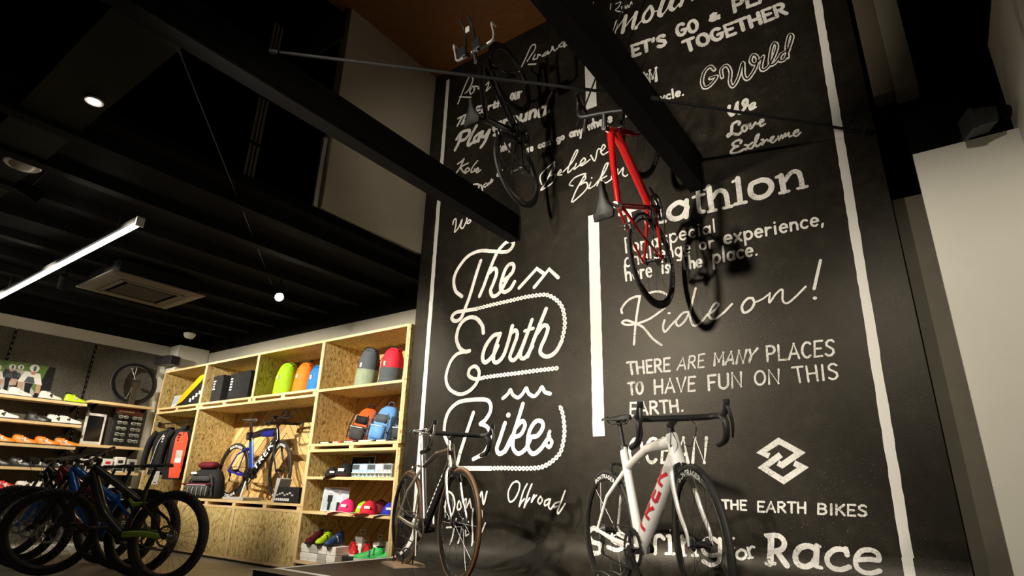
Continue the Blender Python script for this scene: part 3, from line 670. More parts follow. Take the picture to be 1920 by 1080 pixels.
  (18.7,'l',[-1387,3928,-1396,3934,-1405,3935,-1413,3929,-1417,3920,-1416,3908,-1411,3897,-1402,3890,-1392,3889,-1384,3893]),
  (18.2,'l',[-1368,3932,-1348,3888]),
  (18.2,'l',[-1333,3928,-1348,3888,-1357,3855]),
  (18.3,'l',[-1285,3918,-1294,3924,-1303,3924,-1311,3919,-1315,3909,-1314,3898,-1309,3887,-1301,3881,-1292,3879,-1284,3883]),
  (18.2,'l',[-1263,3960,-1260,3875]),
  (18.2,'l',[-1235,3898,-1202,3895,-1201,3895,-1204,3907,-1212,3916,-1221,3918,-1230,3915,-1235,3905,-1236,3893,-1232,3881,-1224,3873,-1215,3871,-1207,3876]),
  (18.2,'l',[-1181,3869,-1180,3871]),
 ]),
 ('Run mountain', [
  (10.1,'s',[-1777,5169,-1785,5107]),
  (11.9,'s',[-1727,5140,-1677,5132,-1699,5088,-1732,5065,-1663,5002]),
  (10.7,'s',[-1670,5077,-1666,5039,-1640,5066,-1634,5029]),
  (10.6,'s',[-1622,5026,-1613,5059,-1598,5024,-1576,5075,-1567,5045]),
  (37.8,'l',[-1724,4926,-1769,4772]),
  (13.9,'l',[-1745,4821,-1636,4941]),
  (39.9,'l',[-1634,4940,-1673,4772]),
  (13.2,'l',[-1656,4808,-1535,4924]),
  (40.4,'s',[-1532,4922,-1570,4784,-1543,4753]),
  (14.9,'s',[-1553,4752,-1489,4802]),
  (31.5,'s',[-1402,4923,-1462,4860,-1469,4791,-1423,4771,-1380,4836,-1393,4914]),
  (12.3,'l',[-1374,4845,-1329,4830]),
  (41.7,'s',[-1273,4932,-1322,4804,-1306,4764]),
  (14.5,'s',[-1302,4757,-1250,4807,-1208,4894]),
  (38.4,'s',[-1191,4884,-1219,4800,-1199,4767]),
  (14.5,'s',[-1191,4757,-1144,4801]),
  (36.3,'l',[-1102,4842,-1133,4773]),
  (14.5,'l',[-1034,4770,-1000,4782]),
  (25.1,'s',[-1019,4927,-997,4784,-979,4765,-963,4773]),
  (25.6,'s',[-1033,4872,-980,4867]),
  (25.4,'s',[-890,4826,-904,4849,-921,4861,-938,4857,-948,4839,-949,4813,-940,4786,-925,4766,-907,4760,-892,4770,-885,4791]),
  (24.7,'s',[-892,4859,-877,4758]),
  (24.3,'s',[-850,4854,-836,4755]),
  (24.7,'s',[-856,4897,-857,4902]),
  (24.4,'s',[-805,4852,-792,4752]),
  (24.7,'s',[-800,4811,-785,4849,-760,4841,-745,4811,-737,4749]),
 ]),
 ('The Earth Bikes', [
  (36.4,'s',[-3430,2542,-3515,2616,-3546,2735,-3501,2842,-3385,2944,-3232,2968,-3080,2928,-2918,2887,-2849,2924,-2850,2972,-2922,2983,-2999,2931,-3045,2871,-3112,2733,-3170,2593,-3214,2506]),
  (37,'s',[-3218,2864,-3269,2723,-3332,2527,-3391,2393,-3428,2325,-3495,2308,-3542,2349,-3493,2392,-3365,2392,-3229,2387]),
  (37.2,'s',[-3106,2718,-3048,2750,-3022,2698,-3057,2599,-3086,2537,-3052,2477,-2982,2498,-2901,2609,-2864,2655]),
  (36.8,'s',[-2939,2610,-2856,2653,-2827,2712,-2851,2753,-2909,2732,-2956,2633,-2971,2542,-2927,2495,-2859,2515,-2815,2572]),
  (34.3,'l',[-2765,2504,-2580,2649,-2505,2585]),
  (33.8,'l',[-2604,2480,-2452,2616,-2362,2522]),
  (38.5,'s',[-3146,2145,-3166,2219,-3243,2299,-3343,2314,-3432,2258,-3465,2143,-3424,2045,-3355,1998,-3298,1998]),
  (33.3,'s',[-3355,1998,-3453,1981,-3524,1914,-3564,1785,-3521,1680,-3409,1618,-3297,1625,-3204,1691,-3173,1786,-3216,1846,-3279,1834,-3295,1777,-3225,1736,-3116,1736]),
  (39.4,'s',[-2954,2110,-3034,2101,-3116,2014,-3142,1917,-3108,1872,-3034,1917,-2977,2004]),
  (37.9,'s',[-2954,2113,-3006,1982,-3020,1885,-2978,1859,-2913,1910,-2865,2027,-2825,2164]),
  (35.4,'s',[-2845,2098,-2795,2122,-2774,2070,-2819,1960,-2846,1890,-2809,1860,-2753,1904,-2684,2040,-2623,2190]),
  (36.6,'s',[-2684,2040,-2732,1925,-2730,1872,-2681,1872,-2613,1959]),
  (29.1,'l',[-2697,2100,-2608,2112]),
  (36.6,'s',[-2480,2265,-2546,2130,-2613,1983,-2660,1876]),
  (35.6,'s',[-2579,2050,-2511,2119,-2463,2100,-2483,2025,-2530,1937,-2529,1884,-2462,1852,-2383,1885,-2326,1970]),
  (31.3,'s',[-2906,1544,-2857,1575,-2830,1608,-2803,1566,-2750,1539,-2702,1570,-2669,1610,-2644,1565,-2592,1539,-2546,1569,-2516,1606,-2486,1565,-2437,1548]),
  (35.7,'s',[-3485,1183,-3536,1264,-3544,1361,-3504,1468,-3403,1539,-3261,1554,-3091,1545,-3037,1506,-3034,1442,-3082,1375,-3138,1343]),
  (34.2,'s',[-3138,1343,-3065,1317,-3025,1259,-3036,1181,-3083,1104,-3196,1055]),
  (34.6,'l',[-3217,1443,-3282,1279,-3341,1119,-3377,986]),
  (37.2,'l',[-3377,981,-3004,981]),
  (37.2,'s',[-2877,1338,-2926,1211,-2954,1135,-2924,1096,-2869,1122,-2803,1230]),
  (42.8,'l',[-2847,1402,-2843,1402]),
  (35.8,'s',[-2700,1485,-2758,1327,-2809,1197,-2869,1111]),
  (34.8,'s',[-2764,1299,-2704,1346,-2676,1312,-2715,1243,-2787,1220]),
  (34.8,'s',[-2787,1220,-2790,1142,-2738,1093,-2665,1129,-2614,1218]),
  (34.8,'s',[-2627,1219,-2555,1227,-2504,1289,-2517,1335,-2576,1335,-2631,1262,-2646,1150,-2599,1091,-2528,1121,-2443,1218]),
  (29.4,'s',[-2440,1255,-2452,1213,-2420,1176,-2443,1137,-2477,1159]),
  (34.2,'c',[-3232,2388,-3056,2396,-2870,2400,-2692,2405,-2549,2398,-2465,2383,-2382,2328,-2322,2251,-2300,2153,-2301,2071,-2326,1970]),
  (33,'c',[-3117,1739,-2951,1742,-2777,1743,-2596,1746,-2396,1747,-2357,1747]),
  (31.9,'c',[-3004,981,-2892,983,-2715,980,-2584,982,-2495,994,-2408,1037,-2346,1092,-2319,1163,-2306,1245,-2311,1328,-2326,1403,-2351,1449]),
 ]),
 ('Offroad', [
  (13.9,'s',[-2734,883,-2786,868,-2825,802,-2813,735,-2771,743,-2728,804,-2718,863,-2753,886]),
  (13.4,'s',[-2647,865,-2683,805,-2717,702,-2699,729,-2670,755]),
  (13.9,'s',[-2602,864,-2634,799,-2671,694,-2651,727,-2620,763]),
  (13.9,'s',[-2581,787,-2604,735,-2581,764,-2559,783]),
  (13.4,'s',[-2523,778,-2545,744,-2527,724,-2505,752,-2520,776]),
  (13,'s',[-2444,761,-2479,745,-2483,714,-2454,726,-2432,761,-2448,712,-2431,690,-2406,717]),
  (13,'s',[-2357,743,-2395,728,-2399,703,-2366,716]),
  (13,'s',[-2304,822,-2340,743,-2370,681,-2359,665,-2304,732]),
 ]),
 ('Down Hill', [
  (16.8,'s',[-3507,713,-3499,772,-3461,793,-3404,767,-3376,697,-3395,619,-3436,579]),
  (16.8,'s',[-3471,781,-3481,670,-3472,593]),
  (15.3,'s',[-3329,722,-3346,690,-3337,654,-3306,669,-3315,711]),
  (14.9,'s',[-3284,719,-3253,739,-3250,669,-3213,740]),
  (15.9,'s',[-3141,799,-3126,720,-3091,798,-3069,705,-3038,801]),
  (15.3,'l',[-3212,733,-3193,673]),
  (15.4,'s',[-3349,583,-3367,484,-3365,379]),
  (15.1,'s',[-3274,586,-3288,488,-3287,397]),
  (13.4,'l',[-3448,510,-3336,523,-3273,530]),
  (15.1,'s',[-3240,498,-3228,460,-3197,478]),
  (13.4,'l',[-3219,566,-3217,564]),
  (14.7,'s',[-3177,666,-3178,546,-3141,388]),
  (14.3,'s',[-3100,477,-3106,609,-3092,660,-3079,617,-3106,520,-3089,476,-3043,564]),
 ]),
 ('Road (upper)', [
  (16.5,'s',[-2824,4882,-2749,5012,-2683,5130,-2635,5128,-2634,5069,-2689,5009,-2728,4963]),
  (16.3,'l',[-2713,4916,-2620,4876]),
  (16.5,'s',[-2633,4999,-2655,4952,-2604,4941,-2596,4980,-2563,4955]),
  (16.5,'s',[-2505,4964,-2543,4936,-2500,4932,-2481,4966,-2472,4927,-2432,4958]),
  (15.8,'s',[-2432,4958,-2424,4997,-2400,4933,-2352,4952]),
  (16.1,'s',[-2304,4987,-2348,4967,-2307,4938,-2275,4998,-2289,4919,-2257,4937]),
 ]),
 ('Road (lower)', [
  (19.5,'s',[-3652,4835,-3608,4934,-3552,5059,-3494,5142,-3452,5063,-3503,4957,-3554,4930]),
  (18.3,'l',[-3634,4918,-3464,4837]),
  (18.3,'s',[-3447,4981,-3486,4930,-3467,4882,-3422,4911,-3430,4964,-3377,4940]),
  (18.3,'s',[-3341,4933,-3370,4907,-3324,4906,-3305,4937]),
  (17.4,'s',[-3263,4908,-3224,4929,-3231,4874,-3254,4827,-3200,4851]),
 ]),
 ('The Earth is our Playground.', [
  (25.4,'l',[-3634,4633,-3529,4638]),
  (26.3,'s',[-3576,4628,-3638,4539]),
  (23.3,'s',[-3528,4619,-3579,4535,-3540,4566,-3548,4532,-3504,4571]),
  (29.1,'s',[-3317,4660,-3374,4664,-3381,4577,-3325,4574]),
  (29.1,'s',[-3378,4622,-3331,4619]),
  (29.1,'s',[-3244,4599,-3252,4610,-3265,4616,-3280,4615,-3293,4607,-3298,4595,-3295,4583,-3285,4573,-3270,4570,-3256,4574,-3246,4584]),
  (28.4,'s',[-3240,4614,-3245,4568]),
  (28,'s',[-3209,4612,-3214,4566]),
  (28.2,'s',[-3211,4593,-3192,4609,-3172,4606]),
  (28.3,'s',[-3127,4632,-3135,4570,-3124,4561,-3109,4564]),
  (28.3,'s',[-3150,4609,-3106,4606]),
  (27.5,'s',[-3077,4641,-3088,4558]),
  (28.2,'s',[-3085,4585,-3066,4601,-3045,4597,-3037,4583,-3041,4555]),
  (24,'s',[-2990,4612,-2989,4559]),
  (23.5,'s',[-2991,4635,-2991,4638]),
  (24,'s',[-2956,4602,-2964,4611,-2972,4605,-2971,4593,-2959,4578,-2956,4565,-2962,4556,-2973,4563]),
  (24.5,'s',[-2904,4640,-2915,4634,-2921,4616,-2922,4593,-2916,4573,-2906,4563,-2896,4569,-2889,4587,-2889,4610,-2894,4630,-2904,4640]),
  (24.9,'s',[-2868,4633,-2870,4585,-2864,4558,-2852,4556,-2839,4579]),
  (25,'s',[-2837,4627,-2840,4551]),
  (24.5,'s',[-2817,4623,-2820,4547]),
  (25.2,'s',[-2818,4592,-2807,4618,-2794,4613]),
  (41.9,'s',[-3571,4419,-3595,4326,-3646,4238]),
  (38.8,'s',[-3635,4368,-3572,4428,-3468,4416,-3459,4367,-3512,4322,-3575,4327]),
  (40.2,'s',[-3362,4431,-3422,4344,-3467,4260,-3450,4226,-3386,4248]),
  (37.7,'s',[-3321,4323,-3379,4291,-3375,4235,-3327,4253,-3292,4330,-3325,4225]),
  (38.8,'s',[-3272,4322,-3279,4271,-3239,4256,-3183,4306,-3236,4192,-3286,4140]),
  (38.8,'s',[-3049,4326,-3060,4346,-3080,4356,-3102,4353,-3120,4339,-3128,4316,-3123,4293,-3108,4276,-3087,4271,-3066,4278,-3051,4297]),
  (38.4,'s',[-3042,4354,-3052,4237,-3076,4213,-3120,4225]),
  (38.4,'s',[-2997,4351,-3005,4266]),
  (37.9,'s',[-3000,4316,-2972,4346,-2944,4341]),
  (37.2,'s',[-2869,4342,-2893,4336,-2909,4315,-2912,4289,-2900,4268,-2878,4258,-2855,4265,-2839,4285,-2836,4311,-2847,4332,-2869,4342]),
  (37,'s',[-2789,4337,-2795,4284,-2783,4256,-2757,4254,-2727,4280]),
  (37,'s',[-2721,4332,-2731,4250]),
  (36.3,'s',[-2677,4329,-2687,4247]),
  (35.8,'s',[-2681,4295,-2653,4326,-2624,4319,-2614,4294,-2620,4243]),
  (35.4,'s',[-2506,4323,-2566,4305,-2573,4231,-2514,4232,-2489,4333]),
  (28.1,'s',[-2431,4441,-2477,4370,-2506,4263,-2493,4224]),
  (40.1,'l',[-2465,4242,-2462,4236]),
 ]),
 ('Kobe', [
  (20.7,'s',[-3595,4048,-3535,4065,-3512,4079,-3555,3997,-3609,3940]),
  (19.6,'s',[-3447,4008,-3542,3992,-3514,3930,-3475,3896]),
  (18.9,'s',[-3455,3953,-3484,3936,-3458,3906,-3424,3926,-3455,3953]),
  (18.4,'s',[-3322,3992,-3383,3939,-3403,3888,-3368,3882,-3352,3908]),
  (17,'s',[-3350,3881,-3304,3881,-3317,3906,-3338,3882,-3319,3853,-3276,3867]),
 ]),
 ('Osaka', [
  (20.5,'s',[-3391,3695,-3369,3722,-3329,3725,-3287,3697,-3306,3627]),
  (18.9,'s',[-3264,3695,-3252,3670,-3238,3626,-3260,3618]),
  (17.4,'s',[-3196,3693,-3229,3673,-3205,3651,-3168,3684,-3172,3656]),
  (17.4,'s',[-3131,3718,-3150,3669,-3113,3702,-3123,3680]),
  (18,'s',[-3001,3776,-3045,3770,-3059,3730,-3021,3727,-3001,3771]),
 ]),
 ('World', [
  (17.7,'s',[-3608,3346,-3599,3389,-3570,3396,-3565,3330,-3577,3254,-3527,3291,-3486,3369,-3501,3294,-3467,3270,-3426,3343,-3422,3376]),
  (15.3,'s',[-3391,3343,-3418,3311,-3389,3304,-3368,3327,-3391,3343]),
  (15.3,'l',[-3330,3313,-3328,3311]),
 ]),
 ('Rely we can go anywhere in', [
  (24.3,'s',[-3062,3995,-3082,4087,-3065,4087,-3065,4087,-3056,4084,-3047,4076,-3043,4064,-3042,4052,-3047,4044,-3055,4041,-3072,4041]),
  (24,'s',[-3057,4041,-3023,3994]),
  (24.3,'s',[-3012,4022,-2982,4022,-2980,4022,-2986,4035,-2995,4044,-3004,4046,-3010,4041,-3013,4030,-3011,4016,-3005,4004,-2996,3995,-2987,3994,-2981,3999]),
  (24.3,'s',[-2977,4089,-2954,3993]),
  (24.3,'s',[-2946,4044,-2919,3997]),
  (24.3,'s',[-2915,4044,-2919,3997,-2919,3957]),
  (20.8,'l',[-2730,3922,-2712,3878,-2706,3912,-2689,3875,-2686,3916]),
  (20.1,'l',[-2669,3895,-2642,3891,-2640,3891,-2645,3903,-2652,3911,-2660,3914,-2666,3910,-2669,3902,-2668,3890,-2663,3879,-2656,3871,-2648,3869,-2642,3873]),
  (20.8,'l',[-2550,3901,-2558,3905,-2566,3905,-2573,3900,-2576,3892,-2574,3883,-2569,3874,-2561,3869,-2552,3869,-2545,3872]),
  (20.6,'l',[-2501,3893,-2508,3902,-2517,3906,-2525,3904,-2531,3897,-2532,3887,-2528,3877,-2520,3870,-2511,3868,-2503,3871,-2499,3880]),
  (19.6,'l',[-2502,3906,-2495,3867]),
  (20.6,'l',[-2484,3906,-2477,3867]),
  (20.1,'l',[-2481,3890,-2473,3905,-2460,3903,-2452,3891,-2448,3866]),
  (20.3,'l',[-2347,3893,-2354,3901,-2362,3905,-2370,3903,-2375,3895,-2376,3885,-2372,3874,-2365,3867,-2356,3866,-2349,3871,-2345,3879]),
  (20.3,'l',[-2348,3906,-2339,3853,-2346,3841,-2364,3844]),
  (20.8,'l',[-2317,3907,-2325,3903,-2329,3893,-2327,3881,-2320,3872,-2311,3869,-2302,3873,-2298,3883,-2300,3894,-2307,3904,-2317,3907]),
  (21.3,'l',[-2204,3894,-2210,3905,-2219,3910,-2228,3909,-2233,3901,-2234,3889,-2230,3877,-2223,3867,-2214,3864,-2206,3867,-2202,3877]),
  (20.6,'l',[-2204,3909,-2199,3861]),
  (21.3,'l',[-2186,3908,-2181,3859]),
  (20.6,'l',[-2184,3888,-2175,3906,-2162,3902,-2155,3887,-2152,3854]),
  (20.6,'l',[-2140,3905,-2121,3854]),
  (20.6,'l',[-2109,3902,-2121,3854,-2127,3816]),
  (22.2,'l',[-2058,3924,-2036,3871,-2031,3915,-2009,3871,-2007,3923]),
  (21.3,'l',[-1997,3967,-1980,3870]),
  (22.2,'l',[-1986,3901,-1978,3921,-1964,3918,-1955,3902,-1949,3869]),
  (21.3,'l',[-1935,3898,-1904,3897,-1902,3897,-1908,3911,-1916,3920,-1925,3922,-1932,3917,-1936,3906,-1935,3892,-1929,3879,-1921,3871,-1912,3869,-1905,3875]),
  (21.3,'l',[-1889,3919,-1881,3868]),
  (21.3,'l',[-1886,3898,-1878,3917,-1866,3915]),
  (21.8,'l',[-1847,3896,-1816,3895,-1815,3895,-1820,3908,-1828,3917,-1837,3920,-1844,3915,-1848,3904,-1847,3890,-1842,3877,-1833,3869,-1825,3867,-1818,3873]),
  (19.2,'l',[-1706,3911,-1701,3864]),
  (19.2,'l',[-1709,3931,-1709,3933]),
  (19.2,'l',[-1690,3912,-1684,3864]),
  (19.2,'l',[-1688,3892,-1683,3911,-1673,3909,-1668,3894,-1664,3863]),
 ]),
 ('Believe', [
  (14.9,'s',[-2521,3438,-2462,3534,-2403,3645,-2418,3657,-2538,3588,-2556,3535,-2537,3471]),
  (14.9,'s',[-2403,3645,-2403,3587,-2462,3534,-2396,3534,-2403,3472,-2462,3434,-2544,3416,-2507,3462]),
  (13.5,'s',[-2366,3524,-2330,3534,-2337,3558,-2366,3517,-2323,3503]),
  (14.4,'s',[-2308,3527,-2215,3595,-2157,3686,-2178,3694,-2243,3576,-2258,3503,-2201,3534]),
  (14.3,'s',[-2173,3567,-2194,3517,-2138,3541]),
  (14.3,'s',[-2138,3534,-2082,3564,-2095,3596,-2128,3565,-2117,3527,-2034,3561]),
  (13.8,'s',[-2027,3601,-1988,3531,-1958,3632,-1925,3627]),
  (14,'s',[-1925,3600,-1885,3634,-1904,3662,-1928,3608,-1907,3565,-1860,3576]),
 ]),
 ('Biken', [
  (14.4,'s',[-2226,3203,-2176,3304,-2106,3405,-2085,3437,-2188,3431,-2245,3380,-2210,3355]),
  (14.4,'s',[-2089,3438,-2086,3385,-2148,3343,-2080,3349,-2067,3297,-2122,3246,-2212,3195]),
  (13.8,'s',[-2033,3334,-2054,3280,-2001,3290]),
  (14,'l',[-2025,3376,-2022,3373]),
  (14,'s',[-2001,3290,-1906,3381,-1864,3462,-1890,3457,-1933,3363,-1974,3282]),
  (13.3,'s',[-1881,3346,-1934,3329,-1896,3284,-1831,3303]),
  (11.9,'s',[-1830,3329,-1804,3347,-1822,3360,-1837,3305,-1792,3330]),
  (12.8,'s',[-1777,3378,-1779,3326,-1727,3375,-1735,3318,-1712,3288,-1690,3297]),
 ]),
]

def onwall(x, s_, dy):
    """wall point at unrolled height s_, dy proud of the surface; below .53 the wall curves into the platform"""
    if s_ >= .53: return (x, MY-dy, s_)
    th = (.53-s_)/.26; r_ = .26-dy
    return (x, MY-.26+r_*math.cos(th), .53-r_*math.sin(th))
def ribbon(mb, pts, w, y, rnd=True, jit=.05, wrap=True):
    n = len(pts); h = w/2; L_, R_ = [], []
    for i, p in enumerate(pts):
        a = (p-pts[i-1]).normalized() if i else None; c = (pts[i+1]-p).normalized() if i < n-1 else None
        if a is None: a = c
        if c is None: c = a
        tg = (a+c); tg = tg.normalized() if tg.length > 1e-6 else a
        nn = Vector((-tg.y, tg.x)); k = 1/max(.55, abs(nn.dot(Vector((-a.y, a.x)))))
        if rnd: k = min(k, 1.15)
        q1, q2 = h*k*(1+random.uniform(-jit, jit)), h*k*(1+random.uniform(-jit, jit))
        L_.append(p+nn*q1); R_.append(p-nn*q2)
    mb.add([onwall(q.x, q.y, MY-y+i*.000006) if wrap else (q.x, y-i*.000006, q.y) for i, p in enumerate(zip(L_, R_)) for q in p], [(2*i, 2*i+1, 2*i+3, 2*i+2) for i in range(n-1)])
def dot2(mb, p, r, y, n=10): mb.add([onwall(p.x+r*math.cos(2*PI*j/n), p.y+r*math.sin(2*PI*j/n), MY-y) for j in range(n)], [tuple(range(n))])
def resample(pts, step):
    out = [pts[0]]; acc = 0
    for a, c in zip(pts, pts[1:]):
        d = (c-a).length; s_ = step-acc
        while s_ <= d: out.append(a+(c-a)*(s_/d)); s_ += step
        acc = d-(s_-step)
    return out
WORN = ('Triathlon', 'Spring for Race', 'GWild', 'We Love Extreme', 'OCEAN', 'THE EARTH BIKES', 'Ride on!', "LET'S GO & PLAY TOGETHER", 'THERE ARE MANY PLACES TO HAVE FUN ON THIS EARTH.', 'two interlocking diamond outlines')
for lab, strokes in LETTERING:
    mb = MB(); dk = MB(); yw = MY-.0015
    for si, (wd, kind, fl) in enumerate(strokes):
        yw = MY-.0012-.0004*(si % 10)
        P = [Vector((fl[i]/1000, fl[i+1]/1000)) for i in range(0, len(fl), 2)]; wd /= 1000
        if kind in 'skc' and len(P) > 2: P = [Vector((q.x, q.y)) for q in catmull([(p.x, p.y, 0) for p in P], 6)]
        if kind == 'l' and min(p.y for p in P) < .6: P = [a.lerp(c, k/8) for a, c in zip(P, P[1:]) for k in range(8)]+[P[-1]]
        if kind == 'k': ribbon(dk, P, wd, yw-.0045); continue
        if kind == 'c':
            ribbon(mb, P, wd*.62, yw); st = resample(P, wd*1.12)
            for qi, q in enumerate(st): dot2(mb, q, wd*.60, yw-.0008-.0001*(qi % 3)); dot2(dk, q, wd*.15, yw-.0016, 8)
            continue
        miter = 'diamond' in lab
        ribbon(mb, P, wd, yw, not miter, .02 if miter else .06)
        if not miter:
            for qi, q in enumerate([P[0], P[-1]] if kind == 's' or len(P) > 8 else P): dot2(mb, q, wd*.49, yw+.0002+.00004*(qi % 4), 9)
    o = mb.build('painted_logo' if 'diamond' in lab else 'painted_lettering', 'chalk_worn' if lab in WORN else 'chalk', wall, 0)
    o['label'] = {'The Earth Bikes': 'large white looped script shop name with painted bicycle chain', 'THE EARTH BIKES': 'white painted shop name in capitals below the diamond logo'}.get(lab) or 'white painted '+('logo of '+lab if 'diamond' in lab else 'lettering '+lab.replace(' (upper)', ' near the ceiling').replace(' (lower)', ' by the edge'))
    if dk.v: dk.build('lettering_gap', 'blackboard', o, 0)
# ================================================================== bicycles (x forward, y to the rider's left, z up, rear contact at origin)
DECAL = {
 'TREK': (2.88,[[(0,1),(0.58,1)],[(0.29,1),(0.29,0)],[(0.79,0),(0.79,1),(1.02,1),(1.02,1.0),(1.14,0.97),(1.23,0.88),(1.26,0.75),(1.23,0.62),(1.14,0.53),(1.02,0.5),(0.79,0.5)],[(0.99,0.5),(1.32,0)],[(2.02,1),(1.57,1),(1.57,0),(2.02,0)],[(1.57,0.52),(1.94,0.52)],[(2.27,0),(2.27,1)],[(2.77,1),(2.28,0.42)],[(2.42,0.58),(2.8,0)]]),
 'BONTRAGER': (7.0,[[(0.05,0),(0.05,1),(0.3,1),(0.3,1.0),(0.41,0.97),(0.49,0.88),(0.52,0.76),(0.49,0.64),(0.41,0.55),(0.3,0.52),(0.05,0.52)],[(0.05,0.52),(0.32,0.52),(0.32,0.52),(0.44,0.49),(0.53,0.39),(0.56,0.26),(0.53,0.13),(0.44,0.03),(0.32,0.0),(0.05,0)],[(1.12,1.0),(0.99,0.95),(0.89,0.81),(0.83,0.61),(0.83,0.39),(0.89,0.19),(0.99,0.05),(1.12,0.0),(1.25,0.05),(1.35,0.19),(1.41,0.39),(1.41,0.61),(1.35,0.81),(1.25,0.95),(1.12,1.0)],[(1.67,0),(1.67,1),(2.22,0),(2.22,1)],[(2.46,1),(3.04,1)],[(2.75,1),(2.75,0)],[(3.25,0),(3.25,1),(3.48,1),(3.48,1.0),(3.6,0.97),(3.69,0.88),(3.72,0.75),(3.69,0.62),(3.6,0.53),(3.48,0.5),(3.25,0.5)],[(3.45,0.5),(3.78,0)],[(3.98,0),(4.31,1),(4.62,0)],[(4.1,0.33),(4.51,0.33)],[(5.34,0.88),(5.24,0.98),(5.12,1.0),(5.0,0.93),(4.91,0.8),(4.86,0.62),(4.85,0.41),(4.9,0.23),(4.99,0.08),(5.1,0.01),(5.22,0.01),(5.33,0.1),(5.41,0.25),(5.44,0.45),(5.2,0.45)],[(6.14,1),(5.69,1),(5.69,0),(6.14,0)],[(5.69,0.52),(6.06,0.52)],[(6.39,0),(6.39,1),(6.62,1),(6.62,1.0),(6.74,0.97),(6.83,0.88),(6.86,0.75),(6.83,0.62),(6.74,0.53),(6.62,0.5),(6.39,0.5)],[(6.59,0.5),(6.92,0)]]),
}

def V(*a): return Vector(a)
CACHE = {}
def cached(key, fn):
    if key not in CACHE: CACHE[key] = fn()
    return CACHE[key]
def arctext(txt, R, h, y, flip=1, a_start=0, span=1.2):
    """lettering along a rim, one flat ribbon set"""
    wdt, st = DECAL[txt]; mb = MB()
    for s_ in st:
        P = []
        for u, v_ in s_:
            a = a_start-flip*(u/wdt-.5)*span; P.append(Vector(((R+(v_-.5)*h)*math.cos(a), (R+(v_-.5)*h)*math.sin(a))))
        ribbon(mb, P, h*.24, y, False, 0, False)
    return mb
def wheel(parent, mtx, kind, R, tire_mat, rim_mat, depth, tw, text=None, spokes=20, hubw=.1, rear=False, disc=False):
    """rim > tyre, spokes, hub, lettering"""
    rb = R-tw*1.02
    def rim():
        w2 = tw*.46
        return MB().ring([(rb+.006, -w2), (rb-depth*.45, -w2*1.06), (rb-depth, -w2*.45), (rb-depth, w2*.45), (rb-depth*.45, w2*1.06), (rb+.006, w2)], 48).mesh('rim')
    def tyre():
        mb = MB(); rr = (R-rb)/2; c = (R+rb)/2
        mb.ring([(c+rr*math.cos(a)*(1 if kind != 'mtb' else 1), tw/2*math.sin(a)) for a in [2*PI*i/10 for i in range(10)]], 48)
        if kind == 'mtb':
            for i in range(64):
                a = 2*PI*i/64
                for yy, hh, off in ((0, .006, 0), (.018, .005, .5), (-.018, .005, .5), (.028, .002, 0), (-.028, .002, 0)):
                    aa = a+off*2*PI/64; m_ = Matrix.Rotation(-aa, 4, 'Y') @ Matrix.Translation((R-.004-abs(yy)*.25, yy, 0))
                    mb.box(-.004, hh, -.006, .006, -.009, .009, m_)
        return mb.mesh('tyre')
    def spk():
        mb = MB(); rs = rb-depth
        for i in range(spokes):
            a = 2*PI*i/spokes; sd = 1 if i % 2 else -1; b_ = a+(.5 if i % 4 < 2 else -.5)
            mb.tube([(.022*math.cos(b_), sd*hubw*.32, .022*math.sin(b_)), (rs*math.cos(a), 0, rs*math.sin(a))], .0011 if kind != 'mtb' else .0014, 4, caps=False)
        return mb.mesh('spokes')
    def hub():
        mb = MB(); m_ = Matrix.Rotation(PI/2, 4, 'X')
        mb.lathe([(.006, -hubw*.52), (.009, -hubw*.5), (.009, -hubw*.38), (.026, -hubw*.36), (.026, -hubw*.3), (.014, -hubw*.26), (.014, hubw*.26), (.026, hubw*.3), (.026, hubw*.36), (.009, hubw*.38), (.009, hubw*.5), (.006, hubw*.52)], 14, m_)
        return mb.mesh('hub')
    key = (kind, R, depth, tw, spokes)
    w_ = put('wheel', cached(key+('rim', rim_mat), rim), rim_mat, parent, mtx)
    put('tyre', cached(key+('ty', tire_mat), tyre), tire_mat, w_); put('spokes', cached(key+('sp',), spk), 'steel_dark', w_)
    put('hub', cached(key+('hub', hubw), hub), 'matte_black', w_)
    if text:
        h = min(depth*.62, .026)
        for ia, a0 in enumerate((PI*.02, PI*1.02)):
            for sd in (-1, 1):
                put('rim_lettering', cached(key+('dec', text, ia, sd), lambda: arctext(text, rb-depth*.40, h, sd*(tw*.46*1.06+.0015), -sd, a0+1.5, .95).mesh('rim_lettering', 0)), 'decal_white', w_)
    if disc:
        def dsc():
            mb = MB().ring([(.09, .034), (.07, .034), (.07, .036), (.09, .036)], 24)
            for i in range(5): a = 2*PI*i/5; mb.tube([(.02*math.cos(a), .035, .02*math.sin(a)), (.075*math.cos(a+.5), .035, .075*math.sin(a+.5))], .004, 5)
            return mb.mesh('brake_disc')
        put('brake_disc', cached('disc', dsc), 'silver', w_)
    return w_
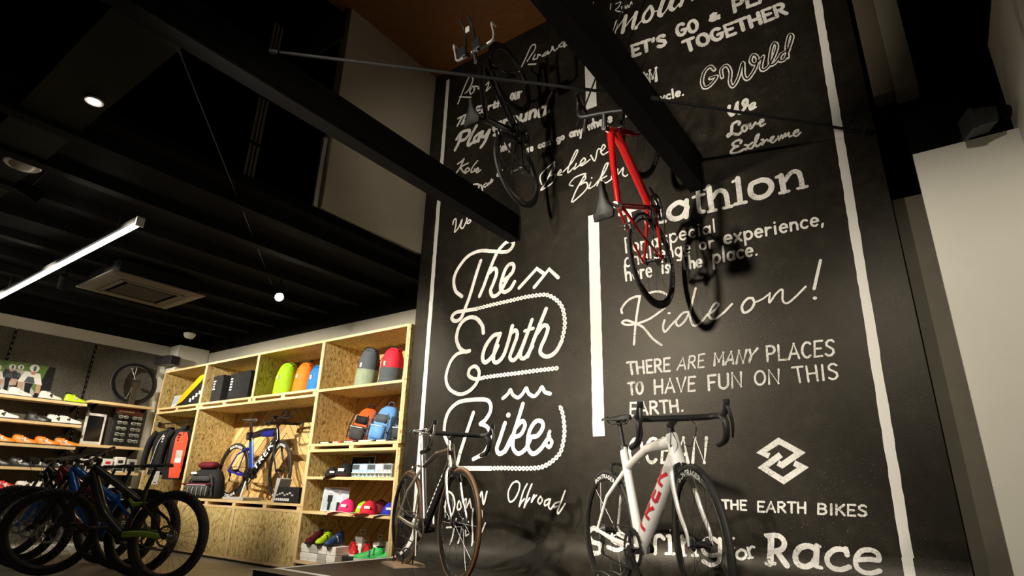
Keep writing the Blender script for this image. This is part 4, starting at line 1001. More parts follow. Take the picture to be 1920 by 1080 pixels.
def drivetrain(o, bb, rh, R, y=-.045, mat='gloss_black', ringmat='steel_dark', ringr=.1, ca=-60, pedals=False):
    m_ = Matrix.Translation(bb)
    rg = MB().ring([(ringr, y-.003), (ringr-.02, y-.003), (ringr-.02, y+.002), (ringr, y+.002)], 32, bb)
    for i in range(34): a = 2*PI*i/34; rg.box(-.003, .004, -.0015, .0015, -.003, .003, Matrix.Translation(bb+V((ringr+.001)*math.cos(a), y, (ringr+.001)*math.sin(a))) @ Matrix.Rotation(-a, 4, 'Y'))
    cr = rg.build('chainring', ringmat, o)
    sp = MB()
    for i in range(4): a = rad(ca)+PI/4+i*PI/2; sp.tube([bb+V(0, y-.006, 0), bb+V((ringr-.012)*math.cos(a), y-.003, (ringr-.012)*math.sin(a))], [.013, .007], 6)
    sp.build('spider', mat, cr)
    for s_, yy in ((0, y-.018), (PI, -y+.018)):
        a = rad(ca)+s_; e = bb+V(.172*math.cos(a), yy*1.12, .172*math.sin(a))
        arm = MB().tube([bb+V(0, yy, 0), bb+V(.09*math.cos(a), yy*1.08, .09*math.sin(a)), e], [.017, .012, .012], 8, (.6, 1)).build('crank_arm', mat, o)
        if pedals:
            sg = 1 if yy > 0 else -1
            MB().rbox(e.x-.05, e.x+.05, e.y+sg*.01-(.1 if sg < 0 else 0), e.y+sg*.01+(.1 if sg > 0 else 0), e.z-.01, e.z+.01, .006).build('pedal', 'matte_black', arm)
    MB().tube([bb+V(0, y-.024, 0), bb+V(0, -y+.024, 0)], .02, 12, ref=(1, 0, 0)).build('bottom_bracket', 'matte_black', o)
    cs = MB()
    for k in range(6): cs.ring([(.05-k*.0055, y+.006-k*.004), (.02, y+.006-k*.004), (.02, y+.0085-k*.004), (.05-k*.0055, y+.0085-k*.004)], 22, rh)
    cs.build('cassette', 'silver', o)
    # chain
    jw = rh+V(.02, y, -.115); gw = rh+V(.03, y, -.06)
    top = [bb+V(0, y, ringr), rh+V(0, y, .045)]; low = [bb+V(-.02, y, -ringr), jw+V(0, 0, -.012), jw+V(-.012, 0, 0), gw+V(.012, 0, 0), rh+V(.03, y, -.035)]
    MB().tube(top, .0042, 5).tube(low, .0042, 5).build('chain', 'steel_dark', o)
    rd = MB().tube([rh+V(.005, y-.004, -.02), rh+V(.03, y-.012, -.05), gw], .010, 6).tube([gw, jw], .011, 6, (.5, 1))
    rd.ring([(.017, -.004), (.006, -.004), (.006, .004), (.017, .004)], 12, gw).ring([(.017, -.004), (.006, -.004), (.006, .004), (.017, .004)], 12, jw)
    rd.build('rear_derailleur', 'matte_black', o)
def saddle_at(o, c, mat='matte_black', tilt=0, L=.265, W=.075):
    """shell with nose and wide tail, rails and post clamp"""
    mb = MB(); rings = []
    prof = [(-.5, .55, .010), (-.46, .9, .0), (-.3, 1, -.004), (-.12, .72, -.002), (.05, .40, .0), (.25, .27, -.001), (.42, .24, -.004), (.5, .12, -.012)]
    for u, wf, dz in prof:
        x = c[0]+u*L+.02; w2 = W*wf; z = c[2]+dz; th = .022 if wf > .5 else .03
        rings.append([V(x, -w2, z-th*.9), V(x, -w2*.96, z-.006), V(x, -w2*.6, z+.002), V(x, 0, z-.002), V(x, w2*.6, z+.002), V(x, w2*.96, z-.006), V(x, w2, z-th*.9), V(x, w2*.5, z-th*.7), V(x, 0, z-th*.6), V(x, -w2*.5, z-th*.7)])
    mb.loft(rings); s_ = mb.build('saddle', mat, o, 60)
    r_ = MB()
    for y in (-.022, .022): r_.tube([V(c[0]-.09, y*1.4, c[2]-.018), V(c[0]-.06, y, c[2]-.045), V(c[0]+.06, y, c[2]-.045), V(c[0]+.12, y*.5, c[2]-.02)], .0035, 6)
    r_.build('saddle_rail', 'silver', s_)
    return s_
def grp(o, name, parts, mat):
    mb = MB()
    for f in parts: f(mb)
    return mb.build(name, mat, o)
def steer_m(crown, ha, a):
    ax = V(-math.cos(ha), 0, math.sin(ha))
    return Matrix.Translation(crown) @ Matrix.Rotation(a, 4, ax) @ Matrix.Translation(-crown)
def decal_on_tube(o, a, b, txt, h, rl, rd, mat, t0, t1, sides=(-1,)):
    """letters wrapped on the side of an elliptical tube from a to b"""
    wdt, st = DECAL[txt]; ax = (b-a); L_ = ax.length; ax.normalize(); upv = V(-ax.z, 0, ax.x)
    if upv.z < 0: upv = -upv
    for sd in sides:
        mb = MB()
        for s_ in st:
            P = []
            pts2 = s_
            fine = []
            for p, q in zip(pts2, pts2[1:]):
                for k in range(3): fine.append((p[0]+(q[0]-p[0])*k/3, p[1]+(q[1]-p[1])*k/3))
            fine.append(pts2[-1])
            def mp(u, v_):
                vv = (v_-.5)*h; yy = rl*math.sqrt(max(.05, 1-(vv/rd)**2)); uu = u/wdt if sd < 0 else 1-u/wdt
                return a+ax*(L_*(t0+(t1-t0)*uu))+upv*vv+V(0, sd*(yy+.0015), 0)
            asp = h*.26; k_ = wdt/((t1-t0)*L_)
            for p, q in zip(fine, fine[1:]):
                du, dv = (q[0]-p[0])/k_, (q[1]-p[1])*h; l_ = math.hypot(du, dv) or 1; nu, nv = -dv/l_*asp*.75, du/l_*asp*.5
                mb.add([mp(p[0]+nu*k_, p[1]+nv/h), mp(p[0]-nu*k_, p[1]-nv/h), mp(q[0]-nu*k_, q[1]-nv/h), mp(q[0]+nu*k_, q[1]+nv/h)], [(0, 1, 2, 3)])
        mb.build('frame_lettering', mat, o, 0)
def road_bike(name, label, M, frame='gloss_black', fork=None, tyre='rubber', rim='carbon', depth=.035, text=None, steer=0, bars='drop', bar_mat='matte_black', hood='matte_black', post='carbon', saddle='matte_black', stem='matte_black', crank='gloss_black', ring='steel_dark', big=1.0, style='road', caliper='matte_black', decal=None, stay=None, ca=-60, tz=None, accents=None):
    o = thing(name, label, 'bicycle', M); fork = fork or frame; stay = stay or frame
    R = .336; rh, bb, fh = V(0, 0, R), V(.405, 0, .268), V(.985, 0, R); crown, httop = V(.835, 0, .672), V(.791, 0, .815); sc = V(.258, 0, .765); ha = rad(73); tj = sc if tz is None else V(.258+(.765-tz)*.29, 0, tz)
    mb = MB(); aero = style == 'tt'
    lat, dep = (.62, 1.75) if aero else (1, 1.05)
    mb.tube([httop+V(.002, 0, -.032), httop*.5+tj*.5+V(0, 0, (-.012 if not aero else .0) if tz is None else .012), tj+V(0, 0, -.015)], [.025*big, (.021 if tz is None else .017)*big, (.018 if tz is None else .0155)*big], 12, (lat, dep))
    mb.tube([crown+V(-.010, 0, .045), bb+V(.02, 0, .03), bb], [.031*big, .030*big, .032*big], 14, (lat*.95, dep*1.02))
    mb.tube([bb, bb+V(-.02, 0, .09), sc+V(.004, 0, -.02), sc+V(-.006, 0, .02)], [.026*big, .019*big, .018*big, .0175*big], 12, (lat, dep))
    mb.tube([crown+V(.004, 0, -.006), httop], [.028*big, .022*big], 14, (lat*1.1 if aero else 1, 1))
    mb.tube([bb+V(0, -.042, 0), bb+V(0, .042, 0)], .025, 14, ref=(1, 0, 0))
    mb.build('frame', frame, o)
    mb = MB()
    for s_ in (-1, 1):
        mb.tube([tj+V(.0, s_*.012, -.03 if not aero else -.16), V(.10, s_*.045, .52), rh+V(.004, s_*.064, .012)], [.012, .0095, .008], 8, (.8, 1.1))
        mb.tube([bb+V(-.01, s_*.03, 0), V(.18, s_*.048, .295), rh+V(.004, s_*.064, -.004)], [.016, .013, .009], 8, (.75, 1.1))
        mb.tube([rh+V(0, s_*.058, 0), rh+V(0, s_*.07, 0)], .014, 10, ref=(1, 0, 0))
    mb.build('rear_stays', stay, o)
    S = steer_m(crown, ha, steer)
    mb = MB(); mb.tube([crown+V(.006, 0, -.012), crown+V(.0, 0, .01)], [.031, .029], 12)
    for s_ in (-1, 1):
        mb.tube(catmull([crown+V(.006, s_*.022, -.006), crown+V(.016, s_*.045, -.05), crown+V(.07, s_*.052, -.19), fh+V(-.008, s_*.052, .05), fh+V(0, s_*.052, -.004)], 4), [.019, .008], 8, (.62, 1.25))
    fk = mb.build('fork', fork, o, mtx=S)
    if decal and decal[0]:
        decal_on_tube(o, bb+V(.02, 0, .03), crown+V(-.010, 0, .045), decal[0], decal[1], .031*big*.95*lat/ (1 if not aero else 1), .031*big*1.05*dep, decal[2], .13, .86, (-1, 1))
    wheel(o, Matrix.Translation(rh), style, R, tyre, rim, depth, .0245, text, 20, .13, True)
    wheel(o, S @ Matrix.Translation(fh), style, R, tyre, rim, depth, .0245, text, 18, .1)
    drivetrain(o, bb, rh, R, -.045, crank, ring, ca=ca)
    st0 = httop+V(-.012, 0, .035); bar = V(.87, 0, .885)
    mb = MB(); mb.tube([httop, st0+V(-.006, 0, .022)], .017, 10); mb.tube([st0+V(-.003, 0, .008), bar], [.018, .018], 10); mb.build('stem', stem, o, mtx=S)
    if bars == 'drop':
        hb = MB()
        for s_ in (-1, 1):
            hb.tube(catmull([bar, bar+V(0, s_*.05, 0), bar+V(-.004, s_*.16, .002), bar+V(.02, s_*.198, .004), bar+V(.06, s_*.206, -.002)], 5), [.0159, .0145], 10, ref=(0, 0, 1))
        h_ = hb.build('handlebar', bar_mat, o, mtx=S)
        for s_ in (-1, 1):
            y = s_*.206
            MB().tube(catmull([bar+V(.055, y, -.002), bar+V(.088, y, -.028), bar+V(.086, y, -.075), bar+V(.045, y*1.02, -.112), bar+V(-.045, y*1.04, -.125)], 6), .0155, 10, ref=(0, 1, 0)).build('bar_tape', hood, h_)
            MB().tube(catmull([bar+V(.05, y, .004), bar+V(.10, y*1.0, .012), bar+V(.135, y*.99, .046), bar+V(.14, y*.985, .066)], 4), [.016, .019, .021, .014, .010][:2], 10, (.8, 1)).build('brake_hood', hood, h_)
            MB().tube(catmull([bar+V(.142, y*.99, .040), bar+V(.15, y*1.02, -.01), bar+V(.138, y*1.05, -.06), bar+V(.11, y*1.07, -.105)], 5), [.010, .006], 8, (1, .6)).build('brake_lever', 'steel_dark' if hood == 'matte_black' else 'silver', h_)
    else:
        hb = MB()
        for s_ in (-1, 1):
            hb.tube(catmull([bar, bar+V(.004, s_*.12, -.006), bar+V(.02, s_*.185, -.01), bar+V(.07, s_*.20, -.012), bar+V(.15, s_*.20, .006)], 5), [.018, .013], 8, (1, .75), ref=(0, 0, 1))
        h_ = hb.build('base_bar', bar_mat, o, mtx=S)
        for s_ in (-1, 1):
            MB().tube(catmull([bar+V(.145, s_*.20, .004), bar+V(.175, s_*.20, .012), bar+V(.195, s_*.2, -.01), bar+V(.19, s_*.2, -.05)], 4), [.012, .007], 8).build('brake_lever', bar_mat, h_)
            MB().tube(catmull([bar+V(-.05, s_*.05, .055), bar+V(.13, s_*.045, .055), bar+V(.21, s_*.04, .075), bar+V(.27, s_*.04, .13)], 5), .0115, 8).build('aero_extension', 'matte_black', h_)
            MB().rbox(bar.x-.075, bar.x+.03, s_*.075-.045, s_*.075+.045, bar.z+.068, bar.z+.084, .012).build('arm_pad', 'matte_black', h_)
            MB().tube([bar+V(-.01, s_*.055, 0), bar+V(-.02, s_*.06, .07)], .014, 8).build('riser', 'matte_black', h_)
    mb = MB(); mb.tube([sc+V(-.004, 0, .01), V(.205, 0, .935)], .0135 if not aero else .017, 10, (lat if aero else 1, dep if aero else 1)); p_ = mb.build('seatpost', post, o)
    MB().tube([sc+V(-.004, 0, .005), sc+V(-.01, 0, .03)], .0195*big, 12).build('seat_clamp', 'silver' if post == 'silver' else 'matte_black', p_)
    saddle_at(o, V(.20, 0, .968), saddle)
    for nm, c, mt in (('front', crown+V(.035, 0, .0), S), ('rear', V(.145, 0, .70) if not aero else V(.30, 0, .245), None)):
        mb = MB()
        for s_ in (-1, 1): mb.tube(catmull([c+V(0, s_*.004, .004), c+V(.004, s_*.034, -.01), c+V(.004, s_*.03, -.045)], 4), .008, 7, (1, .8)); mb.rbox(c.x-.02, c.x+.025, s_*.018-.005, s_*.018+.005, c.z-.058, c.z-.044, .003)
        mb.build('brake_caliper', caliper, o, mtx=mt)
    if bars == 'drop':
        mb = MB()
        for s_ in (-1, 1): mb.tube(catmull([bar+V(.03, s_*.05, -.005), bar+V(.10, s_*.06, -.05), bar+V(.03, s_*.05, -.13), crown+V(.03, s_*.03, .09)], 6), .0022, 5)
        mb.build('cable', 'cable', o, mtx=S)
    for a in (accents or []): a(o, dict(bb=bb, rh=rh, sc=sc, crown=crown, httop=httop, bar=bar, S=S))
    return o
def mtb(name, label, M, frame, link, steer=0, forkmat='matte_black', rimmat='matte_black', group=None, shock='steel_dark', hooks=None):
    o = thing(name, label, 'bicycle', M, group); R = .37
    rh, bb, fh = V(0, 0, R), V(.43, 0, .34), V(1.18, 0, R); crown, httop = V(.924, 0, .836), V(.879, 0, .937); ha = rad(66); sc = V(.318, 0, .73)
    mb = MB()
    mb.tube(catmull([httop+V(.004, 0, -.025), V(.66, 0, .80), V(.40, 0, .665), sc+V(.02, 0, -.09)], 4), [.032, .024], 12, (1, 1.15))
    mb.tube(catmull([crown+V(-.012, 0, .04), V(.70, 0, .55), bb+V(.04, 0, .03)], 4), [.038, .042], 12, (.95, 1.15))
    mb.tube([bb, bb+V(-.02, 0, .14), sc+V(.01, 0, -.08), sc], [.034, .024, .022, .02], 12)
    mb.tube([crown+V(.004, 0, -.008), httop], [.034, .029], 14); mb.tube([bb+V(0, -.045, 0), bb+V(0, .045, 0)], .032, 12, ref=(1, 0, 0)); mb.build('frame', frame, o)
    mb = MB()
    for s_ in (-1, 1):
        mb.tube(catmull([bb+V(-.015, s_*.04, .03), V(.22, s_*.062, .385), rh+V(.01, s_*.075, .0)], 4), [.022, .017], 8, (.55, 1.2))
    cs_ = mb.build('chainstay', link, o)
    mb = MB()
    for s_ in (-1, 1):
        mb.tube([rh+V(.0, s_*.075, .0), V(.10, s_*.072, .50), V(.29, s_*.05, .62)], [.014, .012, .015], 8, (.6, 1.1))
    mb.build('seatstay', frame, o)
    mb = MB()
    for s_ in (-1, 1): mb.tube([V(.28, s_*.05, .625), V(.37, s_*.048, .615), V(.44, s_*.03, .66)], [.016, .02, .013], 8, (.5, 1))
    mb.build('rocker_link', link, o)
    sh = MB().tube([V(.44, 0, .66), V(.60, 0, .735)], .016, 10).build('shock', 'chrome', o); MB().tube([V(.44, 0, .66), V(.53, 0, .703)], .024, 12).build('air_can', shock, sh)
    S = steer_m(crown, ha, steer); ax = V(-math.cos(ha), 0, math.sin(ha))
    mb = MB(); mb.tube([crown+V(0, -.075, 0), crown+V(0, 0, .008), crown+V(0, .075, 0)], [.024, .03, .024], 10, ref=(1, 0, 0)); fk = mb.build('fork', 'matte_black', o, mtx=S)
    off = V(.04, 0, .018)
    for s_ in (-1, 1):
        MB().tube([crown+V(0, s_*.068, 0), crown-ax*.30+V(0, s_*.068, 0)], .0175, 10).build('stanchion', 'gloss_black' if forkmat != 'silver' else 'chrome', fk)
        MB().tube([crown-ax*.20+V(0, s_*.068, 0), crown-ax*.47+V(.008, s_*.07, 0), fh+V(0, s_*.07, 0)], [.024, .025, .018], 10).build('fork_lower', forkmat, fk)
    MB().tube(catmull([crown-ax*.22+V(-.01, -.068, 0), crown-ax*.17+V(.035, 0, .02), crown-ax*.22+V(-.01, .068, 0)], 5), .015, 8, ref=(1, 0, 0)).build('fork_arch', forkmat, fk)
    wheel(o, Matrix.Translation(rh), 'mtb', R, 'rubber', rimmat, .022, .056, None, 28, .148, True, True)
    wheel(o, S @ Matrix.Translation(fh), 'mtb', R, 'rubber', rimmat, .022, .056, None, 28, .11, False, True)
    drivetrain(o, bb, rh, R, -.052, 'gloss_black', 'steel_dark', .072, -150, True)
    st = V(.905, 0, 1.0); mb = MB(); mb.tube([httop, httop+ax*.06], .019, 10); mb.tube([httop+ax*.045, st], .019, 10); mb.build('stem', 'matte_black', o, mtx=S)
    hb = MB(); hb.tube(catmull([st+V(-.05, -.39, .025), st+V(-.02, -.2, .022), st+V(0, -.08, .004), st, st+V(0, .08, .004), st+V(-.02, .2, .022), st+V(-.05, .39, .025)], 4), .0135, 9, ref=(0, 0, 1)); h_ = hb.build('handlebar', 'matte_black', o, mtx=S)
    for s_ in (-1, 1):
        MB().tube([st+V(-.033, s_*.265, .024), st+V(-.05, s_*.392, .025)], .0175, 10, ref=(0, 0, 1)).build('grip', 'rubber', h_)
        MB().tube(catmull([st+V(-.01, s_*.21, .02), st+V(.05, s_*.24, .01), st+V(.045, s_*.34, .0), st+V(.03, s_*.37, -.002)], 4), [.010, .005], 7).build('brake_lever', 'steel_dark', h_)
        MB().rbox(st.x-.04, st.x+.02, s_*.215-.02, s_*.215+.02, st.z-.02, st.z+.012, .006).build('shifter', 'matte_black', h_)
    mb = MB()
    for s_ in (-1, 1): mb.tube(catmull([st+V(.03, s_*.2, .01), st+V(.12, s_*.12, -.02), st+V(.09, s_*.04, -.16), crown+V(0, s_*.04, .05)], 6), .0026, 5)
    mb.build('cable', 'cable', o, mtx=S)
    mb = MB(); mb.tube([sc, sc+V(-.03, 0, .12)], .0175, 10); mb.tube([sc+V(-.03, 0, .12), V(.265, 0, .925)], .015, 10); mb.build('seatpost', 'matte_black', o)
    saddle_at(o, V(.25, 0, .958), 'matte_black', 0, .28, .072)
    return o
def bikeM(x, y, z, rx, ry, rz):
    return Matrix.Translation((x, y, z)) @ Matrix.Rotation(rad(rz), 4, 'Z') @ Matrix.Rotation(rad(ry), 4, 'Y') @ Matrix.Rotation(rad(rx), 4, 'X')
PZ = .272
white = road_bike('road_bicycle', 'white road bicycle with large red frame lettering standing on the black platform', bikeM(-1.666, 3.305, PZ, 0, 0, -39.1), 'gloss_white', 'gloss_white', 'rubber', 'gloss_black', .034, 'BONTRAGER', rad(-12.6), crank='gloss_black', ring='matte_black', big=1.32, post='matte_black', decal=('TREK', .052, 'decal_red'), ca=-40, tz=.69)
silv = road_bike('road_bicycle', 'dark road bicycle with silver seat tube and brown tyres on the platform', bikeM(-3.394, 3.369, PZ, 0, 0, -25.8), 'gloss_black', 'silver', 'rubber_brown', 'gloss_black', .022, None, rad(-1), post='silver', saddle='chrome', stem='steel_dark', crank='silver', ring='silver', caliper='silver', stay='warm_silver', big=.95, hood='gloss_black', ca=-75, tz=.70)
mk = MB()
for k in range(9):
    t_ = .22+.068*k; p = V(.425, 0, .298).lerp(V(.825, 0, .717), t_)
    for sd in (-1, 1): mk.add([p+V(-.010, sd*.0305, -.004), p+V(.008, sd*.0305, .012), p+V(.014, sd*.0295, .006), p+V(-.004, sd*.0295, -.010)], [(0, 1, 2, 3)])
mk.build('frame_decal', 'decal_white', silv, 0)
MB().tube([V(.405, 0, .30), V(.33, 0, .53), V(.258, 0, .775)], .0205, 12).build('seat_tube_sleeve', 'silver', silv)
MB().tube([V(.836, 0, .668), V(.789, 0, .822)], [.0285, .0235], 14).build('head_tube_sleeve', 'warm_silver', silv)
red = road_bike('road_bicycle', 'red road bicycle hanging nose up against the mural wall', bikeM(-1.332, 3.803, 2.33, 8.2, -93.4, 77.6), 'gloss_red', 'gloss_red', 'rubber', 'gloss_black', .03, 'BONTRAGER', rad(-14), caliper='silver', big=1.0, post='silver', ca=60, decal=None)
MB().tube([V(.262, 0, .74), V(.25, 0, .80)], .021, 12).build('seat_tube_sleeve', 'gloss_white', red)
black = road_bike('time_trial_bicycle', 'black time trial bicycle with silver bars hanging near the ceiling', bikeM(-2.495, 3.775, 3.378, 78, -95.2, 13.4), 'gloss_black', 'gloss_black', 'rubber', 'carbon', .04, None, 0, 'aero', 'satin_silver', style='tt', post='gloss_black', caliper='silver', big=1.05, ca=70)
MB().rbox(1.02, 1.075, -.022, .022, .955, .97, .004).build('bike_computer', 'plastic_white', black)
tt = road_bike('time_trial_bicycle', 'blue and black time trial bicycle displayed in the wooden shelf niche', bikeM(-7.273, 4.12, .634, 0, 0, 1.2), 'gloss_black', 'gloss_black', 'rubber', 'gloss_black', .045, 'BONTRAGER', rad(-14), 'aero', 'matte_black', style='tt', post='gloss_black', big=1.2, ca=-60, stay='blue_deep')
MB().tube([V(.405, 0, .30), V(.34, 0, .50), V(.285, 0, .68)], .0245, 12, (.66, 1.78)).build('seat_tube_panel', 'blue_metal', tt)
MB().tube([V(.745, 0, .778), V(.50, 0, .775)], [.031, .026], 12, (.66, 1.6)).build('top_tube_panel', 'blue_deep', tt)
MB().tube([V(.43, 0, .30), V(.815, 0, .69)], .036, 12, (.72, 1.5)).build('frame_fairing', 'gloss_black', tt)
decal_on_tube(tt, V(.43, 0, .30), V(.815, 0, .69), 'TREK', .06, .0262, .056, 'decal_white', .15, .9, (-1,))
MB().rbox(.20, .29, -.035, .035, .70, .80, .012).build('storage_box', 'gloss_black', tt)
# wall hooks that carry the two hanging bicycles
def wheel_hook(label, bike, fhl):
    p = bike.matrix_world @ Vector(fhl)
    o = thing('wheel_hook', label, 'hook')
    MB().rbox(p.x-.03, p.x+.03, MY-.012, MY-.001, p.z+.22, p.z+.38, .003).build('plate', 'black_steel', o)
    MB().tube(catmull([V(p.x, MY-.01, p.z+.33), V(p.x, MY-.08, p.z+.335), V(p.x, MY-.13, p.z+.32), V(p.x, MY-.14, p.z+.36)], 5), .008, 8).build('arm', 'black_steel', o)
bpy.context.view_layer.update()
wheel_hook('small black wall hook under the rim of the hanging red bicycle', red, (.985, 0, .336))
wheel_hook('small black wall hook under the rim of the hanging black bicycle', black, (.985, 0, .336))
MT = [(-5.52, 2.65, 206, 34, 'gunmetal', 'lime', 'matte_black', 'dark grey mountain bicycle with lime green chainstay, nearest of the row'),
      (-6.13, 2.70, 207, 22, 'bright_blue', 'blue_metal', 'matte_black', 'bright blue mountain bicycle, second in the row'),
      (-6.70, 2.78, 207, 16, 'dark_red', 'dark_red', 'bright_blue', 'dark red mountain bicycle with blue fork, third in the row'),
      (-7.28, 2.84, 207, 14, 'gloss_black', 'steel_dark', 'silver', 'black mountain bicycle with silver fork, farthest of the row')]
for x, y, a, s_, f, l, fm, lab in MT: mtb('mountain_bicycle', lab, bikeM(x, y, 0, 0, 0, a), f, l, rad(s_), fm, group='mountain bicycles parked in a row')
# display stands
def floor_stand(label, p, rz):
    o = thing('bicycle_stand', label, 'stand', T(*p, rz))
    MB().prism([(-.17, 0), (.17, 0), (.12, .018), (-.12, .018)], -.12, .12).build('base', 'stand_wood', o, 0)
    for y in (-.04, .04): MB().tube(catmull([V(-.1, y, .015), V(-.1, y*.9, .10), V(.1, y*.9, .10), V(.1, y, .015)], 5), .006, 6).build('wheel_hoop', 'steel_dark', o)
floor_stand('low brown stand holding the rear wheel of the dark road bicycle', (-3.394, 3.369, .27), -25.8)
floor_stand('low brown stand holding the rear wheel of the white road bicycle', (-1.666, 3.305, .27), -39.1)
o = thing('bicycle_stand', 'grey plinth with pale prop holding the blue time trial bicycle', 'stand', T(-6.80, 4.02, .632))
MB().rbox(-.22, .22, -.12, .12, 0, .035, .004).build('base', 'card_grey', o)
MB().tube([V(.0, -.02, .03), V(-.04, .04, .21)], .013, 8).build('prop', 'plastic_white', o)
# ================================================================== wooden shelving of open boxes
FY, BY = 3.86, 4.42                       # front and back of the shelving
def clip(poly, x0, x1, z0, z1):
    for ax, lim, sg in ((0, x0, 1), (0, x1, -1), (1, z0, 1), (1, z1, -1)):
        out = []
        for i, p in enumerate(poly):
            q = poly[(i+1) % len(poly)]; a, b_ = sg*(p[ax]-lim), sg*(q[ax]-lim)
            if a >= 0: out.append(p)
            if a*b_ < 0: s_ = a/(a-b_); out.append((p[0]+(q[0]-p[0])*s_, p[1]+(q[1]-p[1])*s_))
        poly = out
        if not poly: return []
    return poly
def planks(o, x0, x1, z0, z1, y, wd=.095, ang=45, vee=False):
    """diagonal boards nailed on the back, every board its own piece"""
    d = wd*math.sqrt(2); xm = (x0+x1)/2
    for lo, hi, sg in ([(x0, xm, 1), (xm, x1, -1)] if vee else [(x0, x1, 1)]):
        c0 = -(z1-z0)-.2; k = c0
        while k < (hi-lo)+.3:
            g = .006
            if sg > 0: P = [(lo+k+g, z0), (lo+k+d-g, z0), (lo+k+d-g+(z1-z0), z1), (lo+k+g+(z1-z0), z1)]
            else: P = [(hi-k-g, z0), (hi-k-d+g, z0), (hi-k-d+g-(z1-z0), z1), (hi-k-g-(z1-z0), z1)]
            P = clip(P, lo, hi, z0, z1)
            if len(P) >= 3:
                yy = y+random.uniform(0, .003); MB().prism(P, yy, yy+.012).build('plank', random.choice(('plank', 'plank_dark', 'plank_light')), o, 0)
            k += d
def crate(label, x0, x1, z0, z1, shelves=(), back='planks', door=False, vee=False):
    o = thing('shelf_box', label, 'shelving'); th = .022
    for x in (x0, x1-th):
        MB().box(x, x+th, FY+.016, BY, z0, z1).build('side_panel', 'osb', o, 0); MB().box(x-.001, x+th+.001, FY, FY+.016, z0, z1).build('edging', 'pine_up', o, 0)
    for nm, z in [('bottom_board', z0), ('top_board', z1-th)]+[('shelf', s_-th) for s_ in shelves]:
        MB().box(x0+th, x1-th, FY+.016, BY-.02, z, z+th).build(nm, 'osb', o, 0); MB().box(x0+th, x1-th, FY, FY+.016, z-.002, z+th+.002).build('edging', 'pine', o, 0)
    MB().box(x0+th, x1-th, BY-.006, BY, z0+th, z1-th).build('backing', 'osb' if back == 'osb' else 'matte_black', o, 0)
    if back == 'planks':
        planks(o, x0+th, x1-th, z0+th, z1-th, BY-.022, vee=vee)
    if door:
        MB().box(x0+th+.003, x1-th-.003, FY+.004, FY+.022, z0+th+.003, z1-th-.003).build('door', 'osb', o, 0)
    return o
def spacer(label, x0, x1, z, n=3):
    o = thing('spacer_blocks', label, 'shelving')
    for i in range(n):
        x = x0+(x1-x0-.07)*i/(n-1); MB().box(x, x+.07, FY+.004, BY-.02, z, z+.034).build('block', 'pine', o, 0)
    MB().box(x0, x1, FY+.24, FY+.26, z, z+.034).build('rail', 'matte_black', o, 0)
XB = [-9.16, -7.95, -6.69, -5.41, -4.07]
crate('top left wooden box holding the yellow bag', XB[0], XB[1], 1.795, 2.36, back='osb')
crate('top wooden box holding two black cartons', XB[1]+.002, XB[2], 1.795, 2.36, back='osb')
crate('top wooden box holding lime, orange and blue dry bags', XB[2]+.002, XB[3], 1.795, 2.36, back='planks')
crate('tall top right wooden box with dry bags above and rucksacks below', XB[3]+.002, XB[4], 1.205, 2.36, shelves=(1.80,), back='planks')
spacer('pine blocks under the top left boxes', XB[0]+.01, XB[1]-.01, 1.76); spacer('pine blocks under the top box with cartons', XB[1]+.01, XB[2]-.01, 1.76); spacer('pine blocks under the top box with coloured dry bags', XB[2]+.01, XB[3]-.01, 1.76)
spacer('pine blocks under the tall top right box', XB[3]+.01, XB[4]-.01, 1.17)
crate('tall open wooden wardrobe box where jackets hang', XB[0], XB[1], .02, 1.759, back='osb')
crate('wide wooden niche holding the blue time trial bicycle', XB[1]+.002, XB[3], .61, 1.759, back='planks', vee=True)
spacer('pine blocks under the bicycle niche', XB[1]+.01, XB[3]-.01, .572, 5)
crate('low wooden cabinet with plain door, beside the mountain bicycles', XB[1]+.002, -6.66, .03, .571, back='osb', door=True)
crate('low wooden cabinet with plain door, beside the shoe shelves', -6.658, XB[3], .03, .571, back='osb', door=True)
crate('right wooden shelves with caps, eyewear and running shoes', XB[3]+.002, XB[4], .09, 1.169, shelves=(.90, .57), back='planks')
struct('trim_5', MB().box(XB[0]-.01, XB[4], FY+.03, BY, 0, .03), 'matte_black'); struct('trim_6', MB().box(XB[3], XB[4], FY+.03, BY, .03, .09), 'matte_black')
for z0, z1 in ((.09, .58), (.585, 1.165), (1.205, 1.80), (1.805, 2.355)):
    pnl = struct('trim_7', MB().box(XB[4]+.001, XB[4]+.03, FY+.002, BY, z0, z1), 'osb')
